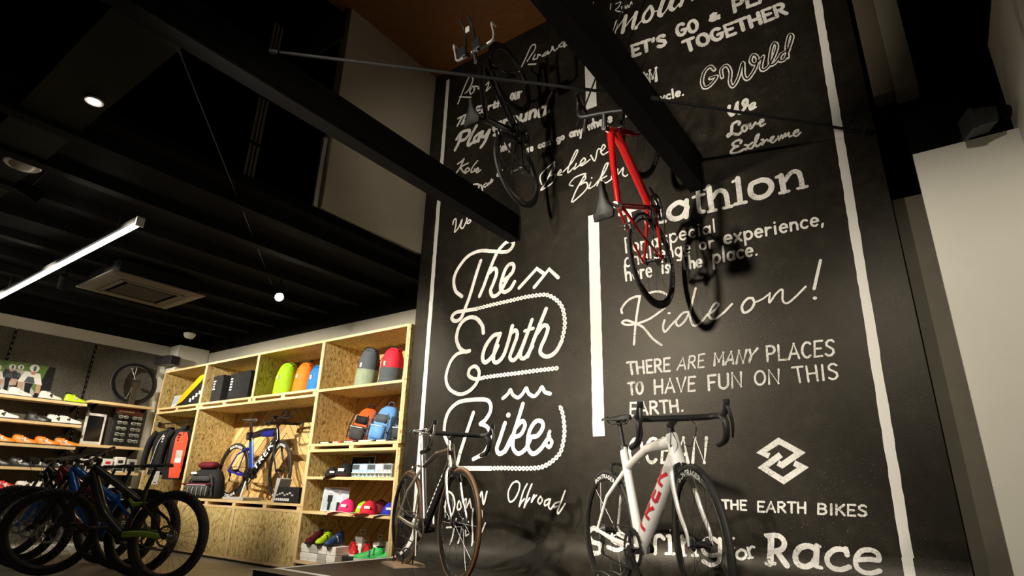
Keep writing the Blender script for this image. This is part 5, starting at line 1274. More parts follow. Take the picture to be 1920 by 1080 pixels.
# ------------------------------------------------------------------ goods
def drybag(label, x, y, z, r, h, m1, m2=None, lean=0, group=None, rz=0):
    o = thing('dry_bag', label, 'bag', T(x, y, z, rz, 0, lean), group); rg = random.Random(int(x*100))
    def prof(a, b_): return [(r*(1-.28*max(0, (t_-.55)/.45)**2)*(1+rg.uniform(-.02, .02))*(1 if t_ > .02 else .9), h*t_) for t_ in [a+(b_-a)*i/8 for i in range(9)]]
    k = .52 if m2 else 1.0
    mb = MB().lathe([(.001, 0)]+prof(0, k), 18); mb.v = [(a*1.0, c*.78, d) for a, c, d in mb.v]; mb.build('lower_body' if m2 else 'body', m2 or m1, o, 60)
    if m2: mb = MB().lathe([(r*.99, h*k)]+prof(k, 1)[1:]+[(.001, h)], 18); mb.v = [(a*1.0, c*.78, d) for a, c, d in mb.v]; mb.build('upper_body', m1, o, 60)
    mb = MB().tube([V(-r*.66, 0, h+.012), V(-r*.2, .006, h+.026), V(r*.2, -.004, h+.028), V(r*.66, 0, h+.010)], [r*.26, r*.34, r*.34, r*.26], 8, (1, .62)); mb.build('rolled_top', m1, o, 60)
    MB().tube(catmull([V(-r*.68, 0, h-.02), V(-r*.5, -r*.3, h+.04), V(r*.5, -r*.3, h+.04), V(r*.68, 0, h-.02)], 4), .006, 6).build('strap', 'fab_black', o)
    MB().rbox(-.018, .018, -r*.78-.006, -r*.74, h*.55, h*.55+.05, .003).build('badge', 'card_grey', o)
G = 'dry bags in the top boxes'
drybag('lime green dry bag in a top wooden box', -6.42, 4.10, 1.82, .155, .38, 'fab_lime', None, 7, G)
drybag('orange dry bag between the lime and blue bags', -6.10, 4.13, 1.82, .135, .36, 'fab_orange', None, 7, G)
drybag('blue dry bag at the end of the row in a top box', -5.83, 4.13, 1.82, .125, .30, 'fab_blue', None, 6, G)
drybag('grey green dry bag with slate top in the top right box', -4.90, 4.08, 1.802, .135, .40, 'fab_slate', 'fab_green_grey', 7, G)
drybag('red dry bag with dark grey base in the top right box', -4.52, 4.08, 1.802, .135, .36, 'fab_red', 'fab_slate', 5, G)
def backpack(label, M, w_, d, h, main, trim, pocket, name='backpack', lean=0, straps=True):
    o = thing(name, label, 'backpack', M)
    rings = []
    for t_, a, b_, oy in ((0, .85, .8, 0), (.04, .98, 1, 0), (.35, 1, 1, 0), (.65, .9, .82, .01), (.88, .72, .6, .02), (.98, .5, .4, .03), (1, .3, .25, .03)):
        rings.append([V(w_/2*a*math.copysign(abs(math.cos(q))**.6, math.cos(q)), oy+d/2*b_*math.copysign(abs(math.sin(q))**.7, math.sin(q)), h*t_) for q in [2*PI*j/18 for j in range(18)]])
    b0 = MB().loft(rings).build('body', main, o, 60)
    MB().rbox(-w_*.33, w_*.33, -d*.5-.028, -d*.3, h*.07, h*.46, .02).build('pocket', pocket, o, 60)
    MB().rbox(-w_*.28, w_*.28, -d*.5-.006, -d*.3, h*.52, h*.74, .02).build('upper_pocket', trim, o, 60)
    for s_ in (-1, 1):
        if straps: MB().tube(catmull([V(s_*w_*.30, -d*.5+.0, h*.78), V(s_*w_*.40, -d*.53, h*.5), V(s_*w_*.43, -d*.50, h*.10)], 5), .010, 6, (1, .4), ref=(1, 0, 0)).build('strap', trim, o)
        MB().rbox(s_*w_*.40-.018, s_*w_*.40+.018, -d*.5-.014, -d*.5, h*.28, h*.32, .003).build('buckle', 'matte_black', o)
    MB().tube(catmull([V(-.04, .02, h*.97), V(-.03, .02, h+.04), V(.03, .02, h+.04), V(.04, .02, h*.97)], 4), .007, 6).build('handle', trim, o)
    MB().tube([V(-w_*.28, -d*.5-.032, h*.42), V(w_*.28, -d*.5-.032, h*.42)], .004, 5).build('zip', 'decal_white', b0)
    return o
backpack('orange red rucksack with black pockets on the upper right shelf', T(-4.88, 4.08, 1.235, 8, -4, 10), .29, .17, .37, 'fab_orange_red', 'fab_black', 'fab_charcoal')
backpack('sky blue rucksack beside the orange red rucksack', T(-4.55, 4.06, 1.235, 6, -4, 10), .29, .17, .37, 'fab_sky', 'fab_slate', 'fab_sky')
backpack('grey rucksack at the end of the rucksack shelf', T(-4.27, 4.10, 1.235, 6, -4, 4), .24, .16, .30, 'fab_grey', 'fab_black', 'fab_charcoal')
bp = backpack('large black kit bag with maroon trim beside the blue bicycle', T(-7.62, 3.99, .636, 12, 0, 0), .58, .22, .36, 'fab_black', 'fab_charcoal', 'fab_charcoal', 'kit_bag')
MB().rbox(-.15, .14, -.07, .07, .345, .435, .03).build('top_pouch', 'fab_maroon', bp, 60); MB().tube([V(-.26, -.13, .16), V(.24, -.135, .165)], .010, 6).build('piping', 'fab_maroon', bp)
MB().rbox(-.13, -.03, -.142, -.136, .28, .305, .002).build('print', 'decal_white', bp)
for k in range(6): MB().tube(catmull([V(-.22+k*.08, -.13, .14), V(-.20+k*.08, -.155, .09), V(-.215+k*.08, -.14, .03)], 4), .004, 5).build('cord', 'card_grey', bp)
# cartons
def carton(name, label, M, w_, d, h, mat, marks=0, mm='decal_white', cat='box', group=None):
    o = thing(name, label, cat, M, group)
    MB().rbox(-w_/2, w_/2, -d/2, d/2, 0, h, .006).build('body', mat, o)
    MB().rbox(-w_/2-.002, w_/2+.002, -d/2-.002, d/2+.002, h-.045, h+.003, .004).build('lid', mat, o)
    for k in range(marks):
        MB().box(-w_/2+.03, -w_/2+.03+random.uniform(.035, .07), -d/2-.003, -d/2-.0015, h*.78-k*.035, h*.78-k*.035+.018).build('print', mm, o, 0)
    return o
carton('carton', 'black carton with white print, left of the pair in the top box', T(-7.70, 4.08, 1.82, -4), .28, .3, .36, 'fab_black', 4)
carton('carton', 'large black carton with white print, right of the pair in the top box', T(-7.18, 4.10, 1.82, -3), .52, .32, .36, 'fab_black', 5)
o = thing('headlight_pack', 'small white pack at the right end beside the black cartons', 'box', T(-6.80, 3.98, 1.82, 10)); MB().prism([(-.05, 0), (.05, 0), (.05, .17), (.0, .11)], -.05, .05).build('body', 'plastic_white', o, 0); MB().box(-.03, .03, -.053, -.05, .02, .06).build('label', 'screen', o, 0)
yb = thing('shoulder_bag', 'yellow and black bag leaning in the top left box', 'bag', T(-8.35, 4.03, 1.82, 0))
MB().prism([(-.30, .02), (.30, .0), (.30, .38), (.20, .36), (-.24, .12)], -.11, .11).build('body', 'fab_black', yb, 0); MB().prism([(-.34, .03), (-.20, .06), (.27, .34), (.29, .41), (.18, .40), (-.26, .15)], -.125, .125).build('flap', 'fab_yellow', yb, 0)
for k in range(4): MB().box(-.02+k*.075, .03+k*.075, -.113, -.11, .05+.03*k, .10+.03*k).build('print', 'decal_white', yb, 0)
MB().tube(catmull([V(-.3, -.1, .03), V(-.38, -.12, .01), V(-.2, -.15, .012), V(0, -.13, .015)], 5), .01, 6).build('strap', 'fab_black', yb)
def card(name, label, M, w_, h, bgm, figs, frame='card_white', cat='picture'):
    o = thing(name, label, cat, M); MB().box(-w_/2, w_/2, 0, .008, 0, h).build('board', frame, o, 0); MB().box(-w_/2+.008, w_/2-.008, -.0015, 0, .008, h-.008).build('print', bgm, o, 0)
    for i, (poly, mt) in enumerate(figs): MB().prism([(x*w_, z*h) for x, z in poly], -.0022-.0003*i, -.0016-.0003*i).build('print_shape', mt, o, 0)
    MB().box(-.01, .01, .008, .06, 0, h*.5).build('prop', frame, o, 0)
    return o
def ell(cx, cz, rx, rz, n=10): return [(cx+rx*math.cos(2*PI*i/n), cz+rz*math.sin(2*PI*i/n)) for i in range(n)]
def rider(cx, s_, jersey, low='fab_black'):
    return [([(cx-.05*s_, .04), (cx+.05*s_, .04), (cx+.06*s_, .4), (cx-.06*s_, .4)], low), ([(cx-.09*s_, .38), (cx+.09*s_, .38), (cx+.10*s_, .66), (cx-.10*s_, .66)], jersey), (ell(cx, .74, .05*s_, .07), 'skin_print'), (ell(cx, .80, .06*s_, .05), 'decal_white')]
card('photo_card', 'small photo card of two standing cyclists beside the pink cap', T(-5.10, 4.02, .572, 12, -6), .33, .235, 'photo_sky', rider(-.2, 1, 'fab_black')+rider(.15, 1, 'card_white'))
card('photo_card', 'small pale blue photo card leaning in the top left box', T(-8.80, 3.98, 1.82, 5, -8), .36, .19, 'photo_sky', [([(-.5, .05), (.5, .05), (.5, .3), (0, .42), (-.5, .25)], 'card_white')])
card('photo_card', 'dark photo card behind the black cap on the eyewear shelf', T(-4.98, 4.22, .902, 4, -6), .34, .22, 'fab_charcoal', [([(-.4, .3), (-.2, .6), (-.3, .9), (-.45, .85)], 'fab_black'), ([(.1, .4), (.4, .5), (.3, .85)], 'card_grey')])
# caps
def cap(label, x, y, z, mat, rz, s_=1.0, brim=None, group='caps on the shelf'):
    o = thing('cap', label, 'cap', T(x, y, z, rz) @ Matrix.Scale(s_, 4), group)
    MB().blob((0, 0, .01), (.092, .084, .115), 1, 1, 20, 8, None, 0, PI/2).build('crown', mat, o, 60)
    mb = MB(); R_ = []
    for k in range(4):
        rr = .082+.03*k
        R_.append([V(math.sin(a)*rr*.98, -math.cos(a)*rr*(1+.0*k)-.012*k, .024-.02*(math.sin(a)**2)*(1+.5*k)-.004*k) for a in [-1.15+2.3*j/12 for j in range(13)]])
    mb.loft(R_, False, False); low = [[q-V(0, 0, .004) for q in g] for g in R_]; mb.loft(low, False, False); mb.build('brim', brim or mat, o, 60)
    MB().tube([V(math.sin(a)*.183, -math.cos(a)*.20-.0, .022-.035*(math.sin(a)**2)-.012) for a in [-1.1+2.2*j/14 for j in range(15)]], .0035, 5).build('brim_edging', 'fab_white' if brim is None else mat, o)
    MB().blob((0, 0, .126), (.01, .01, .006)).build('button', mat, o); MB().rbox(-.03, .03, -.088, -.078, .05, .075, .002).build('emblem', 'decal_white', o)
    return o
cap('bright pink cap with white brim edge', -4.90, 4.03, .572, 'fab_pink', 25)
cap('lime yellow cap between the pink and red caps', -4.68, 4.05, .572, 'fab_lime', 20, .85)
cap('red cap with red brim at the front', -4.52, 3.98, .572, 'fab_red', 35, .95, 'fab_red')
cap('royal blue cap with white brim edge beside the shelf end', -4.26, 4.02, .572, 'fab_royal', 30, .9)
cap('teal grey cap behind the red and blue caps', -4.42, 4.22, .572, 'fab_teal', 10, .9, 'fab_teal')
cap('dark maroon cap at the back of the cap shelf', -4.66, 4.25, .572, 'fab_maroon', 0, 1, 'fab_maroon')
cap('black cap with white and pink print on the eyewear shelf', -5.02, 4.05, .902, 'fab_black', 25, 1.12, 'fab_maroon', 'caps on the shelf')
cap('low black beanie cap at the left of the eyewear shelf', -5.20, 4.03, .902, 'fab_black', 50, .8, 'fab_black')
o = thing('shelf_sign', 'small white wire card stand behind the royal blue cap', 'sign', T(-4.24, 4.2, .572, 10)); MB().tube([V(-.05, 0, 0), V(-.04, 0, .2), V(.04, 0, .2), V(.05, 0, 0)], .005, 6).build('wire', 'plastic_white', o); MB().box(-.035, .035, -.002, .002, .08, .17).build('card', 'card_grey', o, 0)
# eyewear packs
for k in range(5):
    x = -4.80+k*.115
    o = thing('eyewear_pack', 'clear eyewear pack, number %s of the shelf row from the left' % ('first', 'second', 'third', 'fourth', 'fifth')[k] if False else ('leftmost' if k == 0 else 'rightmost' if k == 4 else ('second', 'middle', 'fourth')[k-1])+' of five clear eyewear packs beside the black cap', 'eyewear', T(x, 4.04, .902, 6), 'eyewear packs')
    MB().rbox(-.052, .052, -.045, .045, 0, .13, .008).build('case', 'card_blue' if k < 3 else 'clear_pack', o)
    for s_ in (-1, 1): MB().blob((s_*.024, -.047, .03), (.022, .006, .018), 1, 1, 12, 6).build('lens', 'lens_mirror', o)
    MB().tube([V(-.046, -.05, .042), V(0, -.056, .046), V(.046, -.05, .042)], .004, 5).build('frame', 'plastic_white', o); MB().box(-.045, .045, -.0465, -.045, .075, .12).build('card', 'card_white' if k % 2 else 'fab_slate', o, 0)
# flat packs in front of the rucksacks
for k, (x, w_, mt, lab) in enumerate([(-5.20, .22, 'fab_black', 'flat black tool pack at the left of the rucksack shelf'), (-5.02, .13, 'fab_orange_red', 'flat orange pack in front of the rucksacks'), (-4.82, .22, 'fab_charcoal', 'flat charcoal pack in front of the orange rucksack'), (-4.58, .2, 'card_grey', 'flat grey pack in front of the sky blue rucksack'), (-4.34, .22, 'fab_black', 'flat black pack at the right of the rucksack shelf')]):
    o = thing('flat_pack', lab, 'pack', T(x, 3.93, 1.2285), 'flat packs on the rucksack shelf'); MB().rbox(-w_/2, w_/2, -.045, .045, 0, .022, .006).build('body', mt, o); MB().box(-w_*.3, w_*.3, -.0465, -.045, .006, .016).build('label', 'card_white', o, 0)
# shoes
def shoe_parts(o, up, sole, dial='plastic_white', L=.275):
    def sec(prof, zb):
        rings = []
        for u, hw, h in prof:
            x = (u-.5)*L; rings.append([V(x, hw*math.cos(a), zb+h*max(0, math.sin(a))**.8) if math.sin(a) > 0 else V(x, hw*.96*math.cos(a), zb) for a in [2*PI*j/14 for j in range(14)]])
        return rings
    P = [(.0, .012, .035), (.03, .028, .085), (.12, .034, .105), (.25, .035, .098), (.34, .036, .088), (.48, .039, .076), (.62, .044, .058), (.78, .045, .046), (.90, .036, .038), (.97, .022, .030), (1, .008, .02)]
    MB().loft(sec(P, .016)).build('upper', up, o, 60)
    S_ = []
    for u, hw, h in P: x = (u-.5)*L*1.01; S_.append([V(x, -hw*1.04, 0), V(x, hw*1.04, 0), V(x, hw*1.08, .018), V(x, -hw*1.08, .018)])
    MB().loft(S_).build('sole', sole, o, 0)
    MB().blob(((.14-.5)*L, 0, .118), (.045, .022, .010), 1, 1, 14, 6).build('collar', 'fab_black', o, 60)
    for k in range(3): x = (.36+.12*k-.5)*L; z = .108-.022*k; MB().tube(catmull([V(x, -.04, z-.05), V(x, -.025, z-.008), V(x, 0, z-.002), V(x, .025, z-.008), V(x, .04, z-.05)], 3), .006, 6, (1.6, .5), ref=(1, 0, 0)).build('strap', dial if k == 1 else up, o, 60)
    MB().lathe([(.001, .007), (.011, .006), (.013, 0)], 12, Matrix.Translation(((.42-.5)*L, -.041, .062)) @ Matrix.Rotation(PI/2, 4, 'X')).build('dial', dial, o)
def copy_tree(src, M, label, group):
    r_ = src.copy(); COL.objects.link(r_); r_.matrix_world = M; tag(r_, label, 'shoe', group)
    for c in src.children:
        d = c.copy(); COL.objects.link(d); d.parent = r_
    return r_
SP = {}
def shoe(label, M, up, sole='matte_black', dial='plastic_white', group='cycling shoes on the wall shelves'):
    k = (up, sole, dial)
    if k in SP: return copy_tree(SP[k], M, label, group)
    o = thing('cycling_shoe', label, 'shoe', M, group); shoe_parts(o, up, sole, dial); SP[k] = o; return o
# ------------------------------------------------------------------ floor of the right shelves: boxes and running shoes
for k in range(4):
    x = -5.27+k*.135; z = .112
    lab = ('leftmost lower', 'second lower', 'third lower', 'rightmost lower')[k]
    carton('shoe_box', lab+' white shoe box at the foot of the shelves', T(x, 3.95, z), .128, .16, .075, 'card_white' if k != 2 else 'card_grey', 0, group='white shoe boxes')
    carton('shoe_box', lab.replace('lower', 'upper')+' white shoe box at the foot of the shelves', T(x, 3.95, z+.079), .128, .16, .075, 'card_white' if k != 1 else 'card_grey', 0, group='white shoe boxes')
for x, w_, lab in ((-4.88, .11, 'white hanging pack with slotted tab, tallest of three behind the shoes'), (-4.62, .09, 'narrow white hanging pack behind the red shoe'), (-4.42, .13, 'wide white hanging pack behind the green shoes')):
    o = thing('hang_pack', lab, 'box', T(x, 4.25, .112), 'hanging packs'); hh = .30 if x < -4.8 else .27
    MB().rbox(-w_/2, w_/2, -.05, .05, 0, hh-.06, .004).build('body', 'card_white', o); MB().box(-w_/2+.01, w_/2-.01, -.003, .003, hh-.06, hh).build('tab', 'card_white', o, 0); MB().box(-.012, .012, -.0045, -.003, hh-.03, hh-.02).build('slot', 'screen', o, 0)
MB0 = thing('display_riser', 'black display riser with small white labels under the running shoes', 'riser', T(-4.42, 4.0, .112)); MB().prism([(-.28, 0), (.28, 0), (.28, .05), (-.28, .09)], -.13, .13).build('block', 'matte_black', MB0, 0)
for x in (-.12, .1): MB().box(x-.035, x+.035, -.133, -.13, .02, .04).build('label', 'card_white', MB0, 0)
RG = 'running shoes at the foot of the shelves'
shoe('dark maroon shoe on the white boxes', T(-5.24, 3.95, .272, -70), 'fab_maroon', 'matte_black', 'matte_black', RG); shoe('yellow and black shoe on the white boxes', T(-5.08, 3.94, .272, -65), 'shoe_neon', 'matte_black', 'matte_black', RG)
shoe('navy blue shoe beside the yellow shoe', T(-4.92, 3.94, .272, -72), 'shoe_navy', 'matte_black', 'plastic_white', RG)
shoe('red running shoe, left one of the red pair', T(-4.70, 4.0, .202, -35), 'shoe_red', 'plastic_white', 'matte_black', RG); shoe('red running shoe, right one of the red pair', T(-4.58, 4.06, .19, -35), 'shoe_red', 'plastic_white', 'matte_black', RG)
shoe('green running shoe, front one of the green pair', T(-4.42, 3.95, .18, 215), 'shoe_green', 'plastic_white', 'shoe_navy', RG); shoe('green running shoe, back one of the green pair', T(-4.28, 4.05, .175, 215), 'shoe_green', 'plastic_white', 'shoe_navy', RG)
# ------------------------------------------------------------------ niche: box, dummy helmet
bx = thing('printed_box', 'black printed box in front of the blue bicycle wheel', 'box', T(-5.72, 3.95, .634)); MB().rbox(-.23, .22, -.08, .08, 0, .16, .004).build('body', 'fab_black', bx); MB().prism([(-.23, 0), (-.20, 0), (-.13, .24), (-.20, .25)], -.083, .06).build('side_flap', 'card_grey', bx, 0)
for k in range(8): MB().box(-.2+k*.035, -.178+k*.035, -.0825, -.08, .02, .045).build('print', 'decal_white', bx, 0)
for k in range(7): MB().box(-.17+k*.045, -.135+k*.045, -.0825, -.08, .07+.01*(k % 3), .085+.012*(k % 3)).build('print', 'card_grey', bx, 0)
hs = thing('helmet_bag', 'dark helmet bag with pink trim half hidden at the niche edge', 'bag', T(-5.62, 4.22, .634)); MB().blob((0, 0, .2), (.13, .12, .22), .8, .9).build('body', 'fab_charcoal', hs, 60); MB().rbox(-.12, .1, -.1, .1, .40, .47, .03).build('top', 'fab_maroon', hs, 60); MB().tube([V(-.125, -.06, .26), V(.0, -.13, .26), V(.125, -.06, .26)], .008, 6).build('piping', 'card_grey', hs)
# ------------------------------------------------------------------ jackets on the rail
rl = thing('clothes_rail', 'steel clothes rail fixed across the wardrobe box', 'rail'); MB().tube([V(XB[0]+.02, 3.93, 1.60), V(XB[1]-.02, 3.93, 1.60)], .010, 8, ref=(0, 0, 1)).build('tube', 'steel_dark', rl)
for x in (XB[0]+.03, XB[1]-.03): MB().rbox(x-.012, x+.012, 3.9, 3.96, 1.57, 1.63, .004).build('socket', 'steel_dark', rl)
def jacket(label, M, body, panel=None, pip=None, L=.62, w_=.22, sl=.5, group='jackets hanging on the rail'):
    h = thing('clothes_hanger', 'hanger carrying the '+label, 'hanger', M.copy()); MB().tube(catmull([V(0, 0, -.04), V(0, 0, .0), V(.0, -.02, .05), V(0, .012, .075), V(0, .03, .05)], 5), .004, 6).build('hook', 'silver', h); MB().tube([V(-.17, 0, -.10), V(0, 0, -.04), V(.17, 0, -.10)], .009, 6, ref=(0, 1, 0)).build('bar', 'matte_black', h)
    o = thing('jacket', label, 'jacket', M, group); rings = []
    for t_, a, d in ((0, .30, .05), (.04, .55, .07), (.10, .95, .085), (.2, 1, .10), (.5, .92, .10), (.8, .9, .10), (1, .95, .11)):
        rings.append([V(w_*a*math.cos(q), d*.62*math.sin(q)*(1+.12*math.sin(5*q+3*t_)), -.055-L*t_) for q in [2*PI*j/20 for j in range(20)]])
    MB().loft(rings).build('body', body, o, 60)
    for s_ in (-1, 1):
        MB().tube(catmull([V(s_*w_*.78, 0, -.10), V(s_*w_*1.12, -.01, -.22), V(s_*w_*1.22, -.025, -.42), V(s_*w_*1.18, -.03, -.10-sl)], 4), [.065, .042], 10, (1, .8)).build('sleeve', body, o, 60)
        if pip: MB().tube(catmull([V(s_*.05, -.064, -.12), V(s_*.10, -.073, -.25), V(s_*.13, -.07, -.45), V(s_*.17, -.06, -.05-L)], 4), .0042, 5).build('piping', pip, o)
    MB().tube([V(0, 0, -.075), V(0, 0, -.02)], [.062, .056], 12, (1, .75)).build('collar', body, o, 60)
    if panel:
        rr = [[V(x*w_, -d*.62*1.02*math.sqrt(max(.1, 1-x*x))-.006, -.055-L*t_) for x in (-.48*k_, -.2*k_, .1*k_, .42*k_)] for t_, d, k_ in ((.08, .085, .6), (.2, .11, 1), (.5, .112, 1), (.8, .112, .95), (.97, .118, .8))]
        MB().loft(rr, False, False).build('front_panel', panel, o, 60)
    MB().tube([V(0, -.068, -.10), V(0, -.07, -.05-L)], .003, 5).build('zip', 'steel_dark', o)
    for k in range(3): MB().box(-.055, -.025, -.074, -.071, -.16-k*.035, -.138-k*.035).build('print', 'decal_white' if not panel else body, o, 0)
    return o
jacket('black cycling jacket with white piping hanging at the left', T(-8.74, 3.93, 1.56, 38), 'fab_black', None, 'decal_white', .60, .21)
jacket('black and coral red cycling jersey hanging on the rail', T(-8.26, 3.90, 1.56, 52), 'fab_black', 'fab_coral', None, .66, .17, .42)
jacket('plain black jacket behind the coral jersey', T(-8.12, 4.16, 1.56, 60), 'fab_black', None, None, .66, .17, .5)
pt = thing('price_tag', 'white price tag hanging on the coral jersey', 'tag', T(-8.08, 3.80, 1.05, 40)); MB().box(-.04, .04, -.002, .002, 0, .16).build('card', 'card_grey', pt, 0); MB().box(-.038, .038, -.0035, -.002, .004, .06).build('panel', 'card_white', pt, 0)
pt = thing('price_tag', 'beige price tag hanging below the black jacket', 'tag', T(-8.70, 3.85, .78, 30)); MB().box(-.045, .045, -.002, .002, 0, .17).build('card', 'card_grey', pt, 0); MB().box(-.02, .02, -.0035, -.002, .02, .03).build('mark', 'screen', pt, 0)
# ================================================================== left wall: grey panels, slotted standards, shelves
LX = -9.46
for y0, y1 in ((-3.3, -.9), (-.88, .56), (.58, 2.07), (2.09, 2.985), (3.005, 3.86)): MB().box(LX, LX+.02, y0, y1, .05, 2.64).build('panel', 'grey_panel', wl, 0)
for i, y in enumerate((2.08, 2.995)):
    o = thing('slotted_standard', 'black slotted shelf standard '+('beside the round wheel' if i else 'beside the cyclist poster'), 'bracket', T(LX+.02, y, 0)); MB().box(0, .012, -.012, .012, .3, 2.62).build('channel', 'black_steel', o, 0)
    for k in range(30): MB().box(.012, .0135, -.003, .003, .5+k*.07, .53+k*.07).build('slot', 'silver', o, 0)
col_ = struct('wall_corner_column', MB().box(-9.44, -9.16, 3.98, 4.44, 0, 2.80), 'white_wall')
def wshelf(label, y0, y1, z, d=.26):
    o = thing('wall_shelf', label, 'shelf'); MB().box(LX+.03, LX+.03+d, y0, y1, z-.03, z).build('board', 'pine', o, 0); MB().box(LX+.03+d, LX+.034+d, y0, y1, z-.032, z+.002).build('edging', 'pine', o, 0)
    for y in (y0+.12, y1-.08): MB().prism([(LX+.02, z-.03), (LX+.02+d*.8, z-.03), (LX+.02, z-.12)], y-.004, y+.004).build('bracket', 'black_steel', o, 0)
    return o
ROWS = [1.77, 1.49, 1.21, .94, .67]; RN = ('top', 'second', 'third', 'fourth', 'lowest')
for z, n in zip(ROWS, RN): wshelf('pine wall shelf, %s of the five shoe shelves' % n, .3, 2.99, z)
wshelf('pine wall shelf under the bicycle wheel', 3.02, 3.84, 1.83); wshelf('pine wall shelf under the tablet and sunglasses rack', 3.02, 3.82, 1.26); wshelf('low pine wall shelf of white packs behind the mountain bicycles', 3.02, 3.82, .92); wshelf('lowest pine wall shelf of white packs behind the mountain bicycles', 3.02, 3.82, .56)
SX = LX+.03+.15
def srow(z, items, rowname, rz=80):
    for y, up, so, di, lab in items: shoe(lab+' on the '+rowname+' shoe shelf', T(SX, y, z+.001, rz+random.uniform(-8, 8)), up, so, di)
srow(ROWS[0], [(2.06, 'shoe_white', 'matte_black', 'matte_black', 'first white shoe below the poster'), (2.28, 'shoe_white', 'matte_black', 'plastic_white', 'second white shoe below the poster'), (2.60, 'shoe_white', 'matte_black', 'matte_black', 'white shoe beside the neon yellow shoe'), (2.88, 'shoe_neon', 'matte_black', 'plastic_white', 'neon yellow shoe')], 'top', 95)
srow(ROWS[1], [(2.20, 'shoe_white', 'matte_black', 'matte_black', 'leftmost white shoe'), (2.54, 'shoe_black', 'matte_black', 'matte_black', 'black shoe'), (2.76, 'shoe_white', 'matte_black', 'matte_black', 'white shoe just right of the black one'), (2.88, 'shoe_white', 'matte_black', 'matte_black', 'rightmost white shoe')], 'second', 75)
srow(ROWS[2], [(2.24, 'shoe_orange', 'matte_black', 'plastic_white', 'leftmost orange shoe'), (2.47, 'shoe_orange', 'matte_black', 'plastic_white', 'second orange shoe'), (2.70, 'shoe_orange', 'matte_black', 'plastic_white', 'third orange shoe'), (2.91, 'shoe_orange', 'matte_black', 'plastic_white', 'rightmost orange shoe')], 'third', 75)
srow(ROWS[3], [(2.28, 'shoe_black', 'matte_black', 'plastic_white', 'leftmost black shoe'), (2.50, 'shoe_black', 'matte_black', 'plastic_white', 'second black shoe'), (2.70, 'shoe_black', 'matte_black', 'plastic_white', 'third black shoe'), (2.90, 'shoe_black', 'matte_black', 'plastic_white', 'rightmost black shoe')], 'fourth', 75)
srow(ROWS[4], [(2.42, 'shoe_red', 'matte_black', 'plastic_white', 'red shoe'), (2.64, 'shoe_white', 'matte_black', 'matte_black', 'white shoe beside the red one'), (2.80, 'shoe_white', 'matte_black', 'matte_black', 'middle white shoe'), (2.93, 'shoe_white', 'matte_black', 'plastic_white', 'rightmost white shoe')], 'lowest', 75)
k = 0
for z in (.92, .56):
    for y, mt, hh in ((3.12, 'card_white', .16), (3.27, 'card_grey', .19), (3.42, 'card_white', .17), (3.57, 'card_white', .2), (3.72, 'card_grey', .18)):
        o = thing('hang_pack', ('first', 'second', 'third', 'fourth', 'fifth')[k % 5]+' pack from the left on the '+('low' if z > .8 else 'lowest')+' shelf behind the mountain bicycles', 'box', T(SX+.02, y, z+.001, 90), 'white packs behind the mountain bicycles'); k += 1
        MB().rbox(-.06, .06, -.06, .06, 0, hh, .004).build('body', mt, o); MB().box(-.045, .045, -.0625, -.06, .02, hh*.5).build('print', 'screen' if k % 2 else 'fab_slate', o, 0); MB().box(-.03, .03, -.0625, -.06, hh*.6, hh*.8).build('logo_block', 'fab_red' if k % 3 == 0 else 'matte_black', o, 0)
# poster, tablet, sunglasses rack, wheel on the shelf, speaker
def wallM(y, z, x=LX+.025, rx=0): return Matrix.Translation((x, y, z)) @ Matrix.Rotation(rad(90), 4, 'Z') @ Matrix.Rotation(rad(rx), 4, 'X')
def cyc(cx, cz, s_, top):
    k = .34*s_
    def X(*p): return [(cx+x*k, cz+z*s_) for x, z in p]
    def E_(x, z, rx, rz): return [(cx+(x+rx*math.cos(2*PI*i/12))*k, cz+(z+rz*math.sin(2*PI*i/12))*s_) for i in range(12)]
    return [(E_(0, -.34, .06, .22), 'fab_black'), (X((-.06, -.3), (.02, -.3), (.08, -.02), (-.10, -.02)), 'fab_black'), (X((-.24, -.02), (-.20, -.26), (-.12, -.26), (-.12, 0)), 'skin_print'), (X((.24, -.02), (.24, -.26), (.16, -.26), (.13, 0)), 'skin_print'), (X((-.25, -.04), (.25, -.06), (.16, .20), (-.14, .22)), top), (X((-.12, -.04), (.10, -.05), (.05, .10), (-.07, .10)), 'fab_slate'), (E_(.02, .24, .07, .09), 'skin_print'), (E_(.02, .31, .10, .09), 'card_white'), (E_(.03, .30, .03, .07), 'fab_slate')]
ps = thing('poster', 'wide photo poster of racing cyclists leaning above the top shoe shelf', 'poster', wallM(1.98, 1.775, LX+.10, -6)); MB().box(-.62, .62, 0, .012, 0, .44).build('board', 'matte_black', ps, 0); MB().box(-.62, .62, -.0015, 0, .0, .44).build('print', 'photo_green', ps, 0)
for i, (poly, mt) in enumerate([([(-.5, 0), (.42, 0), (.3, .45), (-.5, .75)], 'photo_road'), ([(.36, 0), (.5, 0), (.5, 1), (.44, 1)], 'fab_black')]+cyc(.20, .62, .8, 'card_grey')+cyc(.13, .56, .9, 'fab_charcoal')+cyc(.02, .5, .85, 'card_white')+cyc(.31, .50, 1.25, 'card_white')): MB().prism([(x*1.24, max(.002, z*.44)) for x, z in poly], -.0022-.0002*i, -.0016-.0002*i).build('print_shape', mt, ps, 0)
tb = thing('tablet_display', 'white framed tablet with black screen on the wall shelf', 'tablet', wallM(3.20, 1.262, LX+.13, -4)); MB().rbox(-.125, .125, 0, .02, 0, .42, .006).build('frame', 'plastic_white', tb); MB().box(-.095, .095, -.0015, .0, .045, .385).build('screen', 'screen', tb, 0); MB().box(-.05, .05, .02, .1, 0, .02).build('foot', 'card_grey', tb, 0)
